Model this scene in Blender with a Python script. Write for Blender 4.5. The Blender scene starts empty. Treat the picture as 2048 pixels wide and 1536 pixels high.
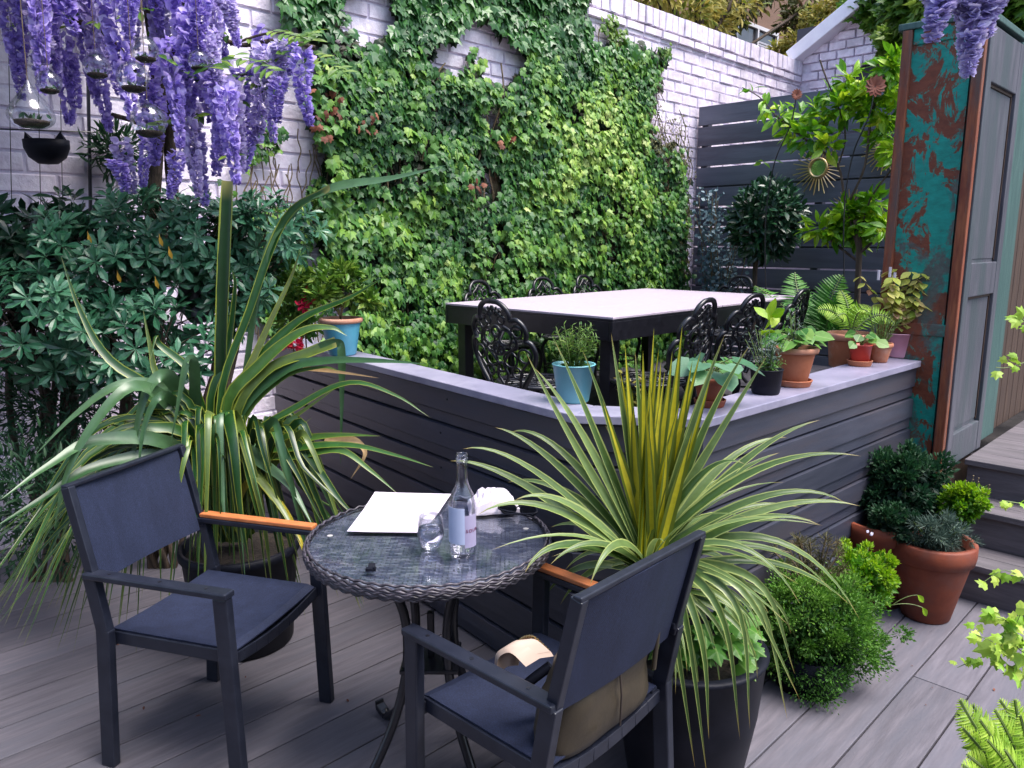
import bpy, math, random
import numpy as np
from mathutils import Vector, Matrix, noise as mnoise

# ------------------------------------------------------------------ camera, world, sun, exposure
random.seed(7); RNG = np.random.default_rng(7)
SC = bpy.context.scene
COL = SC.collection
F_PX = 1540.0; PITCH = math.radians(10.5); H = 1.53; S2 = 2 ** -.5
cam_d = bpy.data.cameras.new("camera"); cam = bpy.data.objects.new("camera", cam_d); COL.objects.link(cam)
cam.location = (0, 0, H); cam.rotation_euler = (math.pi / 2 - PITCH, 0, 0)
cam_d.sensor_width = 36; cam_d.sensor_fit = 'HORIZONTAL'; cam_d.lens = F_PX / 2048 * 36
cam_d.clip_start = .05; cam_d.clip_end = 500
SC.camera = cam
SUN_EL, SUN_AZ = math.radians(64), math.radians(112)      # azimuth clockwise from +Y (north)
w = bpy.data.worlds.new("World"); SC.world = w; w.use_nodes = True
nt = w.node_tree; bg = nt.nodes["Background"]
sky = nt.nodes.new("ShaderNodeTexSky"); sky.sky_type = 'NISHITA'; sky.sun_disc = False
sky.sun_elevation = SUN_EL; sky.sun_rotation = SUN_AZ; sky.air_density = 1.0; sky.dust_density = 3.0; sky.ozone_density = 1.5
nt.links.new(sky.outputs[0], bg.inputs[0]); bg.inputs[1].default_value = 0.15
sd = bpy.data.lights.new("sun", 'SUN'); sd.energy = 2.1; sd.angle = math.radians(35); sd.color = (1, .95, .93)
so = bpy.data.objects.new("sun", sd); COL.objects.link(so)
dv = Vector((math.sin(SUN_AZ) * math.cos(SUN_EL), math.cos(SUN_AZ) * math.cos(SUN_EL), math.sin(SUN_EL)))
so.rotation_euler = dv.to_track_quat('Z', 'Y').to_euler(); so.location = (3, -3, 8)
SC.view_settings.view_transform = 'Standard'; SC.view_settings.look = 'None'
SC.view_settings.exposure = 1.45; SC.view_settings.gamma = 1
SC.cycles.use_denoising = True; SC.cycles.max_bounces = 8; SC.cycles.transparent_max_bounces = 16
SC.cycles.caustics_reflective = False; SC.cycles.sample_clamp_indirect = 6

# ------------------------------------------------------------------ helpers
CP, SP = math.cos(PITCH), math.sin(PITCH)
CAM = np.array([0, 0, H]); FW = np.array([0, CP, -SP]); RT = np.array([1., 0, 0]); UP = np.array([0, SP, CP])
def ray(px, py): return FW + RT * (px - 1024) / F_PX + UP * (768 - py) / F_PX
def PZ(px, py, z): d = ray(px, py); return CAM + d * (z - H) / d[2]
def PY(px, py, y): d = ray(px, py); return CAM + d * y / d[1]
def PV(px, py, v): d = ray(px, py); return CAM + d * v / ((d[1] - d[0]) * S2)
def PU(px, py, u): d = ray(px, py); return CAM + d * u / ((d[0] + d[1]) * S2)
def UV(u, v, z=0.): return np.array([(u - v) * S2, (u + v) * S2, z])
def touv(p): return np.array([(p[0] + p[1]) * S2, (p[1] - p[0]) * S2, p[2]])
def proj(P):
    d = np.asarray(P) - CAM; k = d @ FW
    return np.stack([1024 + F_PX * (d @ RT) / k, 768 - F_PX * (d @ UP) / k], -1)
def inpoly(pts, poly):
    x, y = pts[:, 0], pts[:, 1]; r = np.zeros(len(x), bool); n = len(poly)
    for i in range(n):
        x1, y1 = poly[i]; x2, y2 = poly[(i + 1) % n]
        if y1 == y2: continue
        r ^= ((y1 > y) != (y2 > y)) & (x < (x2 - x1) * (y - y1) / (y2 - y1) + x1)
    return r
def nrm(a): a = np.asarray(a, float); return a / (np.linalg.norm(a, axis=-1, keepdims=True) + 1e-9)
def rdir(k): return nrm(RNG.normal(size=(k, 3)))
def fnoise(P, sc=1., seed=0.): return np.array([mnoise.noise((p[0] * sc + seed, p[1] * sc, p[2] * sc)) for p in P])
def catmull(pts, m=8):
    P = [np.array(p, float) for p in pts]; P = [2 * P[0] - P[1]] + P + [2 * P[-1] - P[-2]]; out = []
    for i in range(1, len(P) - 2):
        for t in np.linspace(0, 1, m, endpoint=False):
            a, b, c, d = P[i - 1:i + 3]
            out.append(.5 * (2 * b + (c - a) * t + (2 * a - 5 * b + 4 * c - d) * t * t + (3 * b - a - 3 * c + d) * t ** 3))
    out.append(P[-2]); return np.array(out)
def bez(a, b, c, m=9):
    t = np.linspace(0, 1, m)[:, None]; return (1 - t) ** 2 * np.array(a) + 2 * t * (1 - t) * np.array(b) + t * t * np.array(c)

class MB:
    """collects geometry; build() links it as one mesh object"""
    def __init__(s): s.V = []; s.L = []; s.S = []; s.A = []; s.n = 0
    def add(s, V, F, A=None):
        V = np.asarray(V, float).reshape(-1, 3)
        s.V.append(V); s.A.append(np.zeros((len(V), 3)) if A is None else np.broadcast_to(np.asarray(A, float), (len(V), 3)))
        if isinstance(F, np.ndarray): s.L.append(F.ravel() + s.n); s.S.append(np.full(len(F), F.shape[1]))
        else:
            s.L.append(np.array([i for f in F for i in f]) + s.n); s.S.append(np.array([len(f) for f in F]))
        s.n += len(V); return s
    def box(s, c, d, R=None, A=None, taper=1.):
        hx, hy, hz = d[0] / 2, d[1] / 2, d[2] / 2
        V = np.array([(x * (taper if z > 0 else 1), y * (taper if z > 0 else 1), z) for z in (-hz, hz) for x, y in ((-hx, -hy), (hx, -hy), (hx, hy), (-hx, hy))])
        if R is not None: V = V @ np.array(R).T
        return s.add(V + np.array(c), [(3, 2, 1, 0), (4, 5, 6, 7), (0, 1, 5, 4), (1, 2, 6, 5), (2, 3, 7, 6), (3, 0, 4, 7)], A)
    def bar(s, a, b, w, h, up=(0, 0, 1), A=None):
        a = np.array(a, float); b = np.array(b, float); d = b - a; L = np.linalg.norm(d); z = d / L
        y = nrm(np.cross(z, np.array(up) + 1e-5)); x = np.cross(y, z)
        return s.box((a + b) / 2, (h, w, L), np.stack([x, y, z], 1), A)
    def tube(s, pts, r, n=8, A=None, flat=None):
        P = np.asarray(pts, float); m = len(P); r = np.broadcast_to(np.asarray(r, float), (m,))
        T = nrm(np.gradient(P, axis=0)); ref = np.array([0, 0, 1.]) if abs(T[0][2]) < .9 else np.array([1., 0, 0])
        x = nrm(np.cross(T[0], ref)); X = []
        for i in range(m): x = nrm(x - T[i] * (x @ T[i])); X.append(x)
        X = np.array(X); Yv = np.cross(T, X); a = np.linspace(0, 2 * math.pi, n, endpoint=False)
        V = P[:, None] + r[:, None, None] * (np.cos(a)[None, :, None] * X[:, None] + np.sin(a)[None, :, None] * Yv[:, None])
        i, j = np.meshgrid(np.arange(m - 1), np.arange(n), indexing='ij')
        Fq = np.stack([i * n + j, i * n + (j + 1) % n, (i + 1) * n + (j + 1) % n, (i + 1) * n + j], -1).reshape(-1, 4)
        V = V.reshape(-1, 3); s.add(V, Fq, A)
        s.add(V[:n], [tuple(range(n))[::-1]], A); s.add(V[-n:], [tuple(range(n))], A); return s
    def lathe(s, prof, n=32, c=(0, 0, 0), A=None, sq=(1, 1)):
        prof = np.array(prof, float); m = len(prof); a = np.linspace(0, 2 * math.pi, n, endpoint=False)
        V = np.stack([prof[:, 0:1] * np.cos(a) * sq[0], prof[:, 0:1] * np.sin(a) * sq[1], np.repeat(prof[:, 1:2], n, 1)], -1) + np.array(c)
        i, j = np.meshgrid(np.arange(m - 1), np.arange(n), indexing='ij')
        Fq = np.stack([i * n + j, i * n + (j + 1) % n, (i + 1) * n + (j + 1) % n, (i + 1) * n + j], -1).reshape(-1, 4)
        return s.add(V.reshape(-1, 3), Fq, A)
    def disc(s, c, r, n=32, A=None):
        a = np.linspace(0, 2 * math.pi, n, endpoint=False)
        return s.add(np.stack([r * np.cos(a), r * np.sin(a), 0 * a], -1) + np.array(c), [tuple(range(n))], A)
    def inst(s, tpl, pos, d, nn, sc, rnd, wid=None):
        TV, TF, TA = tpl; k = len(pos); d = nrm(d); X = nrm(np.cross(d, nn)); N = np.cross(X, d)
        sc = np.broadcast_to(np.asarray(sc, float), (k,)); wd = sc if wid is None else sc * wid
        V = pos[:, None] + TV[None, :, 0:1] * X[:, None] * wd[:, None, None] + TV[None, :, 1:2] * d[:, None] * sc[:, None, None] + TV[None, :, 2:3] * N[:, None] * sc[:, None, None]
        A = np.zeros((k, len(TV), 3)); A[:, :, 0] = np.asarray(rnd)[:, None]; A[:, :, 1:] = TA[None]
        Fq = (TF[None] + (np.arange(k) * len(TV))[:, None, None]).reshape(-1, TF.shape[1])
        return s.add(V.reshape(-1, 3), Fq, A.reshape(-1, 3))
    def strap(s, path, W, ref, rnd, fold=.25, prof=None, twist=0.):
        P = np.asarray(path); m = len(P); t = np.linspace(0, 1, m)
        wd = W * (np.minimum(1, .55 + t * 1.6) * np.clip((1 - t) * 1.7, 0, 1) ** .9 if prof is None else prof(t))
        T = nrm(np.gradient(P, axis=0)); ref = np.array(ref, float); X = []; pv = None
        for i in range(m):
            x = np.cross(T[i], ref)
            if np.linalg.norm(x) < .15: x = pv if pv is not None else np.cross(T[i], (.3, .2, 1))
            x = nrm(x)
            if pv is not None and x @ pv < 0: x = -x
            if pv is not None: x = nrm(x + pv)
            pv = x; X.append(x)
        X = np.array(X); N = np.cross(X, T)
        if twist:
            an = (twist * t)[:, None]; X, N = X * np.cos(an) + N * np.sin(an), N * np.cos(an) - X * np.sin(an)
        V = []; A = []
        for k, (a, z) in enumerate(((-1, 1), (-.5, .3), (0, 0), (.5, .3), (1, 1))):
            V.append(P + X * (a * wd / 2)[:, None] + N * (fold * z * wd / 2)[:, None])
            A.append(np.stack([np.full(m, rnd), np.full(m, abs(a)), t], -1))
        V = np.stack(V, 1).reshape(-1, 3); A = np.stack(A, 1).reshape(-1, 3)
        i, j = np.meshgrid(np.arange(m - 1), np.arange(4), indexing='ij')
        return s.add(V, np.stack([i * 5 + j, i * 5 + j + 1, (i + 1) * 5 + j + 1, (i + 1) * 5 + j], -1).reshape(-1, 4), A)
    def xf(s, M):
        M = np.array(M); s.V = [v @ M[:3, :3].T + M[:3, 3] for v in s.V]; return s
    def build(s, name, m, parent=None, smooth=False, bevel=0, uvf=False, label=None):
        me = bpy.data.meshes.new(name); V = np.concatenate(s.V); L = np.concatenate(s.L).astype(np.int32); S = np.concatenate(s.S).astype(np.int32)
        me.vertices.add(len(V)); me.vertices.foreach_set("co", V.ravel().astype(np.float32))
        me.loops.add(len(L)); me.loops.foreach_set("vertex_index", L)
        me.polygons.add(len(S)); me.polygons.foreach_set("loop_start", np.concatenate([[0], np.cumsum(S)[:-1]]).astype(np.int32))
        me.polygons.foreach_set("use_smooth", np.full(len(S), bool(smooth)))
        at = me.attributes.new("lf", 'FLOAT_VECTOR', 'POINT'); at.data.foreach_set("vector", np.concatenate(s.A).ravel().astype(np.float32))
        me.update(calc_edges=True); me.validate(); me.materials.append(m)
        o = bpy.data.objects.new(name, me); COL.objects.link(o)
        if uvf: o.rotation_euler.z = math.pi / 4
        if parent is not None:
            o.parent = parent
            if parent.type == 'MESH' and abs(parent.rotation_euler.z) > .1: o.matrix_parent_inverse = Matrix.Rotation(-parent.rotation_euler.z, 4, 'Z')
            if parent.get('_w'):
                o.matrix_parent_inverse = (Matrix.Translation(parent.location) @ Matrix.Rotation(parent.rotation_euler.z, 4, 'Z')).inverted()
        if bevel:
            b = o.modifiers.new("bevel", 'BEVEL'); b.width = bevel; b.segments = 2; b.limit_method = 'ANGLE'
        if label: o['label'] = label
        return o
def thing(name, label, cat, loc=(0, 0, 0), rz=0, group=None, world=True):
    o = bpy.data.objects.new(name, None); COL.objects.link(o); o.location = tuple(loc); o.rotation_euler.z = rz
    o['label'] = label; o['category'] = cat; o.empty_display_size = .1
    if group: o['group'] = group
    if world: o['_w'] = 1
    return o
def tag(o, label, cat, group=None):
    o['label'] = label; o['category'] = cat
    if group: o['group'] = group
    return o
def copy_tree(o, parent=None):
    c = o.copy(); COL.objects.link(c); c.parent = parent
    for ch in o.children: copy_tree(ch, c)
    return c

# ------------------------------------------------------------------ materials
def lin(c): return tuple(((x / 255) / 12.92 if x / 255 <= .04045 else ((x / 255 + .055) / 1.055) ** 2.4) for x in c) + (1,)
def base(name):
    m = bpy.data.materials.new(name); m.use_nodes = True; n = m.node_tree.nodes; b = n["Principled BSDF"]; return m, n, m.node_tree.links, b
def mixc(n, l, f, a, b, blend='MIX'):
    x = n.new("ShaderNodeMix"); x.data_type = 'RGBA'; x.blend_type = blend
    for s, v in ((x.inputs[0], f), (x.inputs[6], a), (x.inputs[7], b)):
        if hasattr(v, 'is_output'): l.new(v, s)
        else: s.default_value = v
    return x.outputs[2]
def noi(n, l, sc, stretch=(1, 1, 1), det=4, rough=.6, dist=0, coord='Object', rot=0):
    tc = n.new("ShaderNodeTexCoord"); mp = n.new("ShaderNodeMapping"); mp.inputs['Scale'].default_value = stretch; mp.inputs['Rotation'].default_value = (0, 0, rot)
    nz = n.new("ShaderNodeTexNoise"); nz.inputs['Scale'].default_value = sc; nz.inputs['Detail'].default_value = det; nz.inputs['Roughness'].default_value = rough; nz.inputs['Distortion'].default_value = dist
    l.new(tc.outputs[coord], mp.inputs[0]); l.new(mp.outputs[0], nz.inputs['Vector']); return nz.outputs[0]
def ramp(n, l, f, stops):
    r = n.new("ShaderNodeValToRGB"); l.new(f, r.inputs[0]); e = r.color_ramp.elements
    while len(e) < len(stops): e.new(.5)
    for k, (p, c) in enumerate(stops): e[k].position = p; e[k].color = c if len(c) == 4 else tuple(c) + (1,)
    return r.outputs[0]
def mat(name, c1, c2=None, sc=8, stretch=(1, 1, 1), rough=.5, bump=0., bsc=None, metal=0., spec=.5, lo=.35, hi=.65, c3=None, coat=0, rnd=0., bdist=.01):
    m, n, l, b = base(name); c2 = c2 or c1; f = noi(n, l, sc, stretch)
    col = ramp(n, l, f, [(lo, c1), (hi, c2)])
    if c3:
        f3 = noi(n, l, sc * .23, stretch, 6, .7); col = mixc(n, l, ramp(n, l, f3, [(.48, (0, 0, 0)), (.62, (1, 1, 1))]), col, c3)
    if rnd:
        a = n.new("ShaderNodeAttribute"); a.attribute_name = "lf"; sx = n.new("ShaderNodeSeparateXYZ"); l.new(a.outputs['Vector'], sx.inputs[0])
        col = mixc(n, l, rnd, col, ramp(n, l, sx.outputs[0], [(0, (.25, .25, .25)), (1, (1.9, 1.9, 1.9))]), 'MULTIPLY')
    l.new(col, b.inputs['Base Color']); b.inputs['Roughness'].default_value = rough; b.inputs['Metallic'].default_value = metal
    b.inputs['Specular IOR Level'].default_value = spec; b.inputs['Coat Weight'].default_value = coat
    if bump:
        bp = n.new("ShaderNodeBump"); bp.inputs['Strength'].default_value = bump; bp.inputs['Distance'].default_value = bdist
        l.new(noi(n, l, bsc or sc * 3, stretch, 8), bp.inputs['Height']); l.new(bp.outputs[0], b.inputs['Normal'])
    return m
def leafm(name, cols, margin=None, mstart=.7, rough=.4, trans=.3, tip=None, spec=.5, vein=None, tipstart=.8, sat=1.):
    m, n, l, b = base(name); a = n.new("ShaderNodeAttribute"); a.attribute_name = "lf"; sx = n.new("ShaderNodeSeparateXYZ"); l.new(a.outputs['Vector'], sx.inputs[0])
    k = len(cols) - 1; col = ramp(n, l, sx.outputs[0], [(i / k, c) for i, c in enumerate(cols)])
    col = mixc(n, l, .5, col, ramp(n, l, noi(n, l, 30, det=3), [(.3, (.65, .65, .65)), (.7, (1.3, 1.3, 1.3))]), 'MULTIPLY')
    if margin:
        st = noi(n, l, 9, det=2); ad = n.new("ShaderNodeMath"); ad.operation = 'MULTIPLY_ADD'; ad.inputs[1].default_value = .35; l.new(st, ad.inputs[0]); l.new(sx.outputs[1], ad.inputs[2])
        col = mixc(n, l, ramp(n, l, ad.outputs[0], [(mstart + .12, (0, 0, 0)), (mstart + .2, (1, 1, 1))]), col, margin)
    if vein: col = mixc(n, l, ramp(n, l, sx.outputs[1], [(0, (1, 1, 1)), (.12, (0, 0, 0))]), col, vein)
    if tip: col = mixc(n, l, ramp(n, l, sx.outputs[2], [(tipstart, (0, 0, 0)), (min(1, tipstart + .15), (1, 1, 1))]), col, tip)
    l.new(col, b.inputs['Base Color']); b.inputs['Roughness'].default_value = rough; b.inputs['Specular IOR Level'].default_value = spec
    tr = n.new("ShaderNodeBsdfTranslucent"); mx = n.new("ShaderNodeMixShader"); mx.inputs[0].default_value = trans
    l.new(col, tr.inputs[0]); l.new(b.outputs[0], mx.inputs[1]); l.new(tr.outputs[0], mx.inputs[2]); l.new(mx.outputs[0], n["Material Output"].inputs[0])
    return m
def thin_glass(name, tint=(1, 1, 1, 1), base_f=.05, edge=.9, rough=.0):
    m, n, l, b = base(name); n.remove(b); tp = n.new("ShaderNodeBsdfTransparent"); gl = n.new("ShaderNodeBsdfGlossy"); mx = n.new("ShaderNodeMixShader")
    tp.inputs[0].default_value = tint; gl.inputs['Roughness'].default_value = rough
    lw = n.new("ShaderNodeLayerWeight"); lw.inputs[0].default_value = .25; mr = n.new("ShaderNodeMapRange")
    l.new(lw.outputs['Fresnel'], mr.inputs[0]); mr.inputs[3].default_value = base_f; mr.inputs[4].default_value = edge
    l.new(mr.outputs[0], mx.inputs[0]); l.new(tp.outputs[0], mx.inputs[1]); l.new(gl.outputs[0], mx.inputs[2]); l.new(mx.outputs[0], n["Material Output"].inputs[0]); return m

M = {}
M['white_brick'] = mat('painted_brick', (.66, .58, .70, 1), (.84, .78, .88, 1), 14, rough=.55, bump=.8, bsc=38, c3=(.60, .53, .61, 1), rnd=.10, bdist=.008)
M['mortar'] = mat('painted_mortar', (.60, .55, .68, 1), (.72, .67, .78, 1), 20, rough=.7, bump=.4)
M['grey_board'] = mat('grey_paint', (.068, .076, .105, 1), (.098, .105, .14, 1), 5, (.25, .25, 3), rough=.42, bump=.25, bsc=26, rnd=.15, bdist=.003, c3=(.055, .052, .075, 1))
M['grey_wall'] = mat('dark_grey_paint', (.028, .032, .050, 1), (.044, .048, .070, 1), 4, (1, 1, 8), rough=.42, bump=.2, bsc=30, rnd=.2, bdist=.003, c3=(.046, .042, .054, 1))
M['cap'] = mat('worn_grey_paint', (.19, .185, .26, 1), (.28, .265, .36, 1), 6, rough=.33, bump=.15, bsc=40, c3=(.34, .32, .40, 1), bdist=.003)
M['deck'] = mat('weathered_deck', (.074, .069, .083, 1), (.112, .103, .121, 1), 9, (.5, 4.5, 4.5), rough=.62, bump=.35, bsc=22, c3=(.082, .080, .098, 1), rnd=.34, bdist=.004)
M['step'] = mat('weathered_step', (.095, .085, .095, 1), (.145, .128, .142, 1), 9, (4.5, .5, 4.5), rough=.6, bump=.45, bsc=22, c3=(.085, .078, .085, 1), rnd=.2, bdist=.004)
M['soil'] = mat('soil', (.012, .009, .007, 1), (.04, .028, .02, 1), 40, rough=.95, bump=1, bsc=60)
M['darkground'] = mat('dark_ground', (.02, .018, .018, 1), (.035, .03, .03, 1), 10, rough=.95, bump=.6)
M['alu'] = mat('charcoal_aluminium', (.009, .011, .020, 1), (.016, .019, .031, 1), 20, rough=.36, spec=.38, bump=.06, bsc=300, bdist=.001)
M['black_iron'] = mat('black_iron', (.006, .006, .009, 1), (.012, .012, .017, 1), 30, rough=.3, spec=.5, bump=.2, bsc=90, bdist=.002)
M['terracotta'] = mat('terracotta', (.34, .10, .04, 1), (.44, .15, .07, 1), 9, rough=.75, bump=.3, bsc=60, c3=(.46, .30, .22, 1), bdist=.003)
M['pale_terracotta'] = mat('pale_terracotta', (.38, .16, .09, 1), (.48, .23, .15, 1), 9, rough=.75, bump=.2, bsc=60, c3=(.50, .28, .20, 1), bdist=.003)
M['dark_terracotta'] = mat('dark_terracotta', (.15, .026, .009, 1), (.23, .050, .017, 1), 9, rough=.7, bump=.2, bsc=60, c3=(.15, .05, .032, 1), bdist=.003)
M['turq'] = mat('turquoise_glaze', (.12, .36, .40, 1), (.14, .40, .44, 1), 12, rough=.35, c3=(.13, .36, .41, 1))
M['blue_glaze'] = mat('sky_blue_glaze', (.08, .33, .44, 1), (.11, .38, .50, 1), 12, rough=.4)
M['pink'] = mat('pink_glaze', (.85, .42, .52, 1), (.88, .48, .57, 1), 12, rough=.4)
M['redpot'] = mat('red_glaze', (.50, .035, .025, 1), (.56, .06, .04, 1), 12, rough=.35)
M['black_plastic'] = mat('black_plastic', (.005, .006, .011, 1), (.010, .011, .018, 1), 12, rough=.5, spec=.14)
M['bark'] = mat('bark', (.035, .024, .017, 1), (.10, .07, .05, 1), 14, (3, 3, .5), rough=.9, bump=.8)
M['stem'] = mat('stem', (.09, .06, .035, 1), (.16, .12, .06, 1), 14, rough=.8)
M['greenstem'] = mat('green_stem', (.08, .13, .03, 1), (.14, .2, .05, 1), 14, rough=.6)
M['wood_arm'] = mat('orange_teak', (.42, .13, .04, 1), (.55, .19, .07, 1), 18, (1, 9, 1), rough=.4, bump=.1)
M['paper'] = mat('paper', (.53, .48, .56, 1), (.59, .54, .61, 1), 5, rough=.7)
M['leather'] = mat('tan_leather', (.028, .021, .011, 1), (.044, .033, .018, 1), 7, rough=.5, bump=.25, bsc=70, bdist=.003)
M['leather_pale'] = mat('pale_lining', (.38, .28, .22, 1), (.44, .33, .26, 1), 7, rough=.6)
M['gold'] = mat('brass', (.60, .42, .20, 1), (.5, .36, .2, 1), 30, rough=.3, metal=1)
M['glassthin'] = thin_glass('thin_glass', (.98, .98, 1, 1), .05, .55)
M['bottleglass'] = thin_glass('bottle_glass', (.97, .97, 1, 1), .05, .5)
M['tableglass'] = thin_glass('table_glass', (.96, .97, 1, 1), .02, .35, .05)
m_, n_, l_, b_ = base('water_clear'); b_.inputs['Base Color'].default_value = (.93, .95, 1, 1); b_.inputs['Transmission Weight'].default_value = 1; b_.inputs['Roughness'].default_value = 0; b_.inputs['IOR'].default_value = 1.33; M['water'] = m_
# textile sling with faint weave
def sling():
    m, n, l, b = base('navy_mesh_sling'); tc = n.new("ShaderNodeTexCoord"); f = noi(n, l, 2.5, det=5)
    wv = n.new("ShaderNodeTexChecker"); wv.inputs['Scale'].default_value = 420; l.new(tc.outputs['Object'], wv.inputs[0])
    wv.inputs[1].default_value = (.010, .014, .032, 1); wv.inputs[2].default_value = (.019, .025, .053, 1)
    col = mixc(n, l, .5, wv.outputs[0], ramp(n, l, f, [(.35, (.7, .7, .74)), (.7, (1.3, 1.3, 1.28))]), 'MULTIPLY')
    col = mixc(n, l, .8, col, ramp(n, l, noi(n, l, 260, det=2), [(.3, (.6, .6, .6)), (.7, (1.4, 1.4, 1.4))]), 'MULTIPLY')
    col = mixc(n, l, .5, col, ramp(n, l, noi(n, l, 22, (1, 1, .12), 3), [(.35, (.75, .75, .75)), (.7, (1.3, 1.3, 1.3))]), 'MULTIPLY')
    l.new(col, b.inputs['Base Color']); b.inputs['Roughness'].default_value = .6; b.inputs['Specular IOR Level'].default_value = .25; return m
M['sling'] = sling()
def wicker(name, bw, rh):
    m, n, l, b = base(name); tc = n.new("ShaderNodeTexCoord"); br = n.new("ShaderNodeTexBrick"); br.inputs['Scale'].default_value = 1
    br.inputs['Brick Width'].default_value = bw; br.inputs['Row Height'].default_value = rh; br.inputs['Mortar Size'].default_value = rh * .16; br.inputs['Mortar Smooth'].default_value = .6; br.inputs['Bias'].default_value = 0
    br.inputs['Color1'].default_value = (.20, .21, .24, 1); br.inputs['Color2'].default_value = (.055, .065, .11, 1); br.inputs['Mortar'].default_value = (.008, .008, .012, 1)
    l.new(tc.outputs['Object'], br.inputs[0]); f = noi(n, l, 17, det=4)
    col = mixc(n, l, .7, br.outputs[0], ramp(n, l, f, [(.40, (.55, .6, .7)), (.62, (1.4, 1.38, 1.35))]), 'MULTIPLY')
    l.new(col, b.inputs['Base Color']); b.inputs['Roughness'].default_value = .38
    bp = n.new("ShaderNodeBump"); bp.inputs['Strength'].default_value = .9; bp.inputs['Distance'].default_value = .003; bp.invert = True; l.new(br.outputs['Fac'], bp.inputs['Height']); l.new(bp.outputs[0], b.inputs['Normal']); return m
M['wicker'] = wicker('wicker_weave', .024, .009)
M['wicker_strand'] = mat('wicker_strand', (.022, .020, .028, 1), (.075, .065, .08, 1), 60, rough=.4, rnd=.5)
def rust(name, amt, red, teal, grey):
    m, n, l, b = base(name)
    f1 = noi(n, l, 6.5, (1, 1, .7), 9, .72, .5); f2 = noi(n, l, 3.1, (1.4, 1.4, .8), 6, .7, .6); f3 = noi(n, l, 22, (1, 1, 2.2), 4, .7)
    g = ramp(n, l, f3, [(.3, (.55, .55, .55)), (.7, (1.4, 1.4, 1.4))])
    c = mixc(n, l, ramp(n, l, f1, [(amt, (0, 0, 0)), (amt + .03, (1, 1, 1))]), red, teal)
    c = mixc(n, l, ramp(n, l, f2, [(.56, (0, 0, 0)), (.62, (1, 1, 1))]), c, grey)
    c = mixc(n, l, .6, c, g, 'MULTIPLY'); l.new(c, b.inputs['Base Color']); b.inputs['Roughness'].default_value = .65
    bp = n.new("ShaderNodeBump"); bp.inputs['Strength'].default_value = .5; bp.inputs['Distance'].default_value = .006; l.new(f1, bp.inputs['Height']); l.new(bp.outputs[0], b.inputs['Normal']); return m
RED = (.15, .036, .014, 1); TEAL = (.002, .23, .18, 1); GREYG = (.07, .085, .075, 1)
M['rust_panel'] = rust('flaking_turquoise', .485, RED, TEAL, GREYG)
M['rust_edge'] = mat('rust_red_wood', (.15, .030, .012, 1), (.25, .075, .028, 1), 12, (4, 4, .6), rough=.7, bump=.3, c3=(.10, .06, .05, 1))
M['cab_side'] = mat('grey_mauve_paint', (.052, .055, .072, 1), (.098, .096, .118, 1), 7, (3, 3, .5), rough=.5, bump=.25, c3=(.05, .065, .075, 1))
M['teal_wood'] = mat('teal_wood', (.03, .075, .07, 1), (.055, .115, .105, 1), 10, (5, 5, .5), rough=.6, bump=.3)
M['brown_wood'] = mat('brown_wood', (.035, .018, .012, 1), (.07, .04, .026, 1), 10, (5, 5, .5), rough=.7, bump=.3)

# leaf templates: verts (x across, y along, z up), faces, attrs (across, along)
def tpl(V, F):
    V = np.array(V, float); return V, np.array(F), np.stack([np.minimum(1, np.abs(V[:, 0]) / (np.abs(V[:, 0]).max() + 1e-9)), V[:, 1]], -1)
def ivy_tpl():
    o = [(0, .0), (.22, -.08), (.5, .12), (.36, .36), (.46, .62), (.2, .62), (0, 1.0), (-.2, .62), (-.46, .62), (-.36, .36), (-.5, .12), (-.22, -.08)]
    V = [(0, .4, .0)] + [(x, y, -.12 * abs(x) * 2 - .18 * max(0, y - .4)) for x, y in o]; n = len(o)
    V[0] = (0, .4, .04); return tpl(V, [(0, 1 + i, 1 + (i + 1) % n) for i in range(n)])
IVY = ivy_tpl()
def oval_tpl(w, peak=.6, curl=.15, segs=4, fold=.12):
    V = []; F = []
    for i in range(segs + 1):
        t = i / segs; ww = w * max(.04, math.sin(math.pi * min(1, t ** (math.log(.5) / math.log(peak)))))
        z = -curl * t * t
        V += [(-ww / 2, t, z + fold * ww), (0, t, z), (ww / 2, t, z + fold * ww)]
    for i in range(segs):
        a = i * 3; F += [(a, a + 1, a + 4, a + 3), (a + 1, a + 2, a + 5, a + 4)]
    return tpl(V, F)
OVAL = oval_tpl(.42, .5); OBOV = oval_tpl(.34, .68, .25); LANCE = oval_tpl(.2, .4, .2, 3); ROUND = oval_tpl(.95, .5, .1, 4, .05)
SMALL = tpl([(0, 0, 0), (.25, .5, .05), (0, 1, 0), (-.25, .5, .05)], [(0, 1, 2, 3)])
NEEDLE = tpl([(-.05, 0, 0), (.05, 0, 0), (.05, .7, .0), (0, 1, -.05)], [(0, 1, 2, 3)])
HEART = tpl([(0, 0, 0), (.3, -.12, .04), (.52, .18, .02), (.4, .6, -.05), (0, 1, -.15), (-.4, .6, -.05), (-.52, .18, .02), (-.3, -.12, .04)], [(0, 1, 2, 3), (0, 3, 4, 4), (0, 4, 5, 5), (0, 5, 6, 7)])
HEART = (HEART[0], np.array([(0, 1, 2, 3), (0, 3, 4, 5), (0, 5, 6, 7)]), HEART[2])
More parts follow.
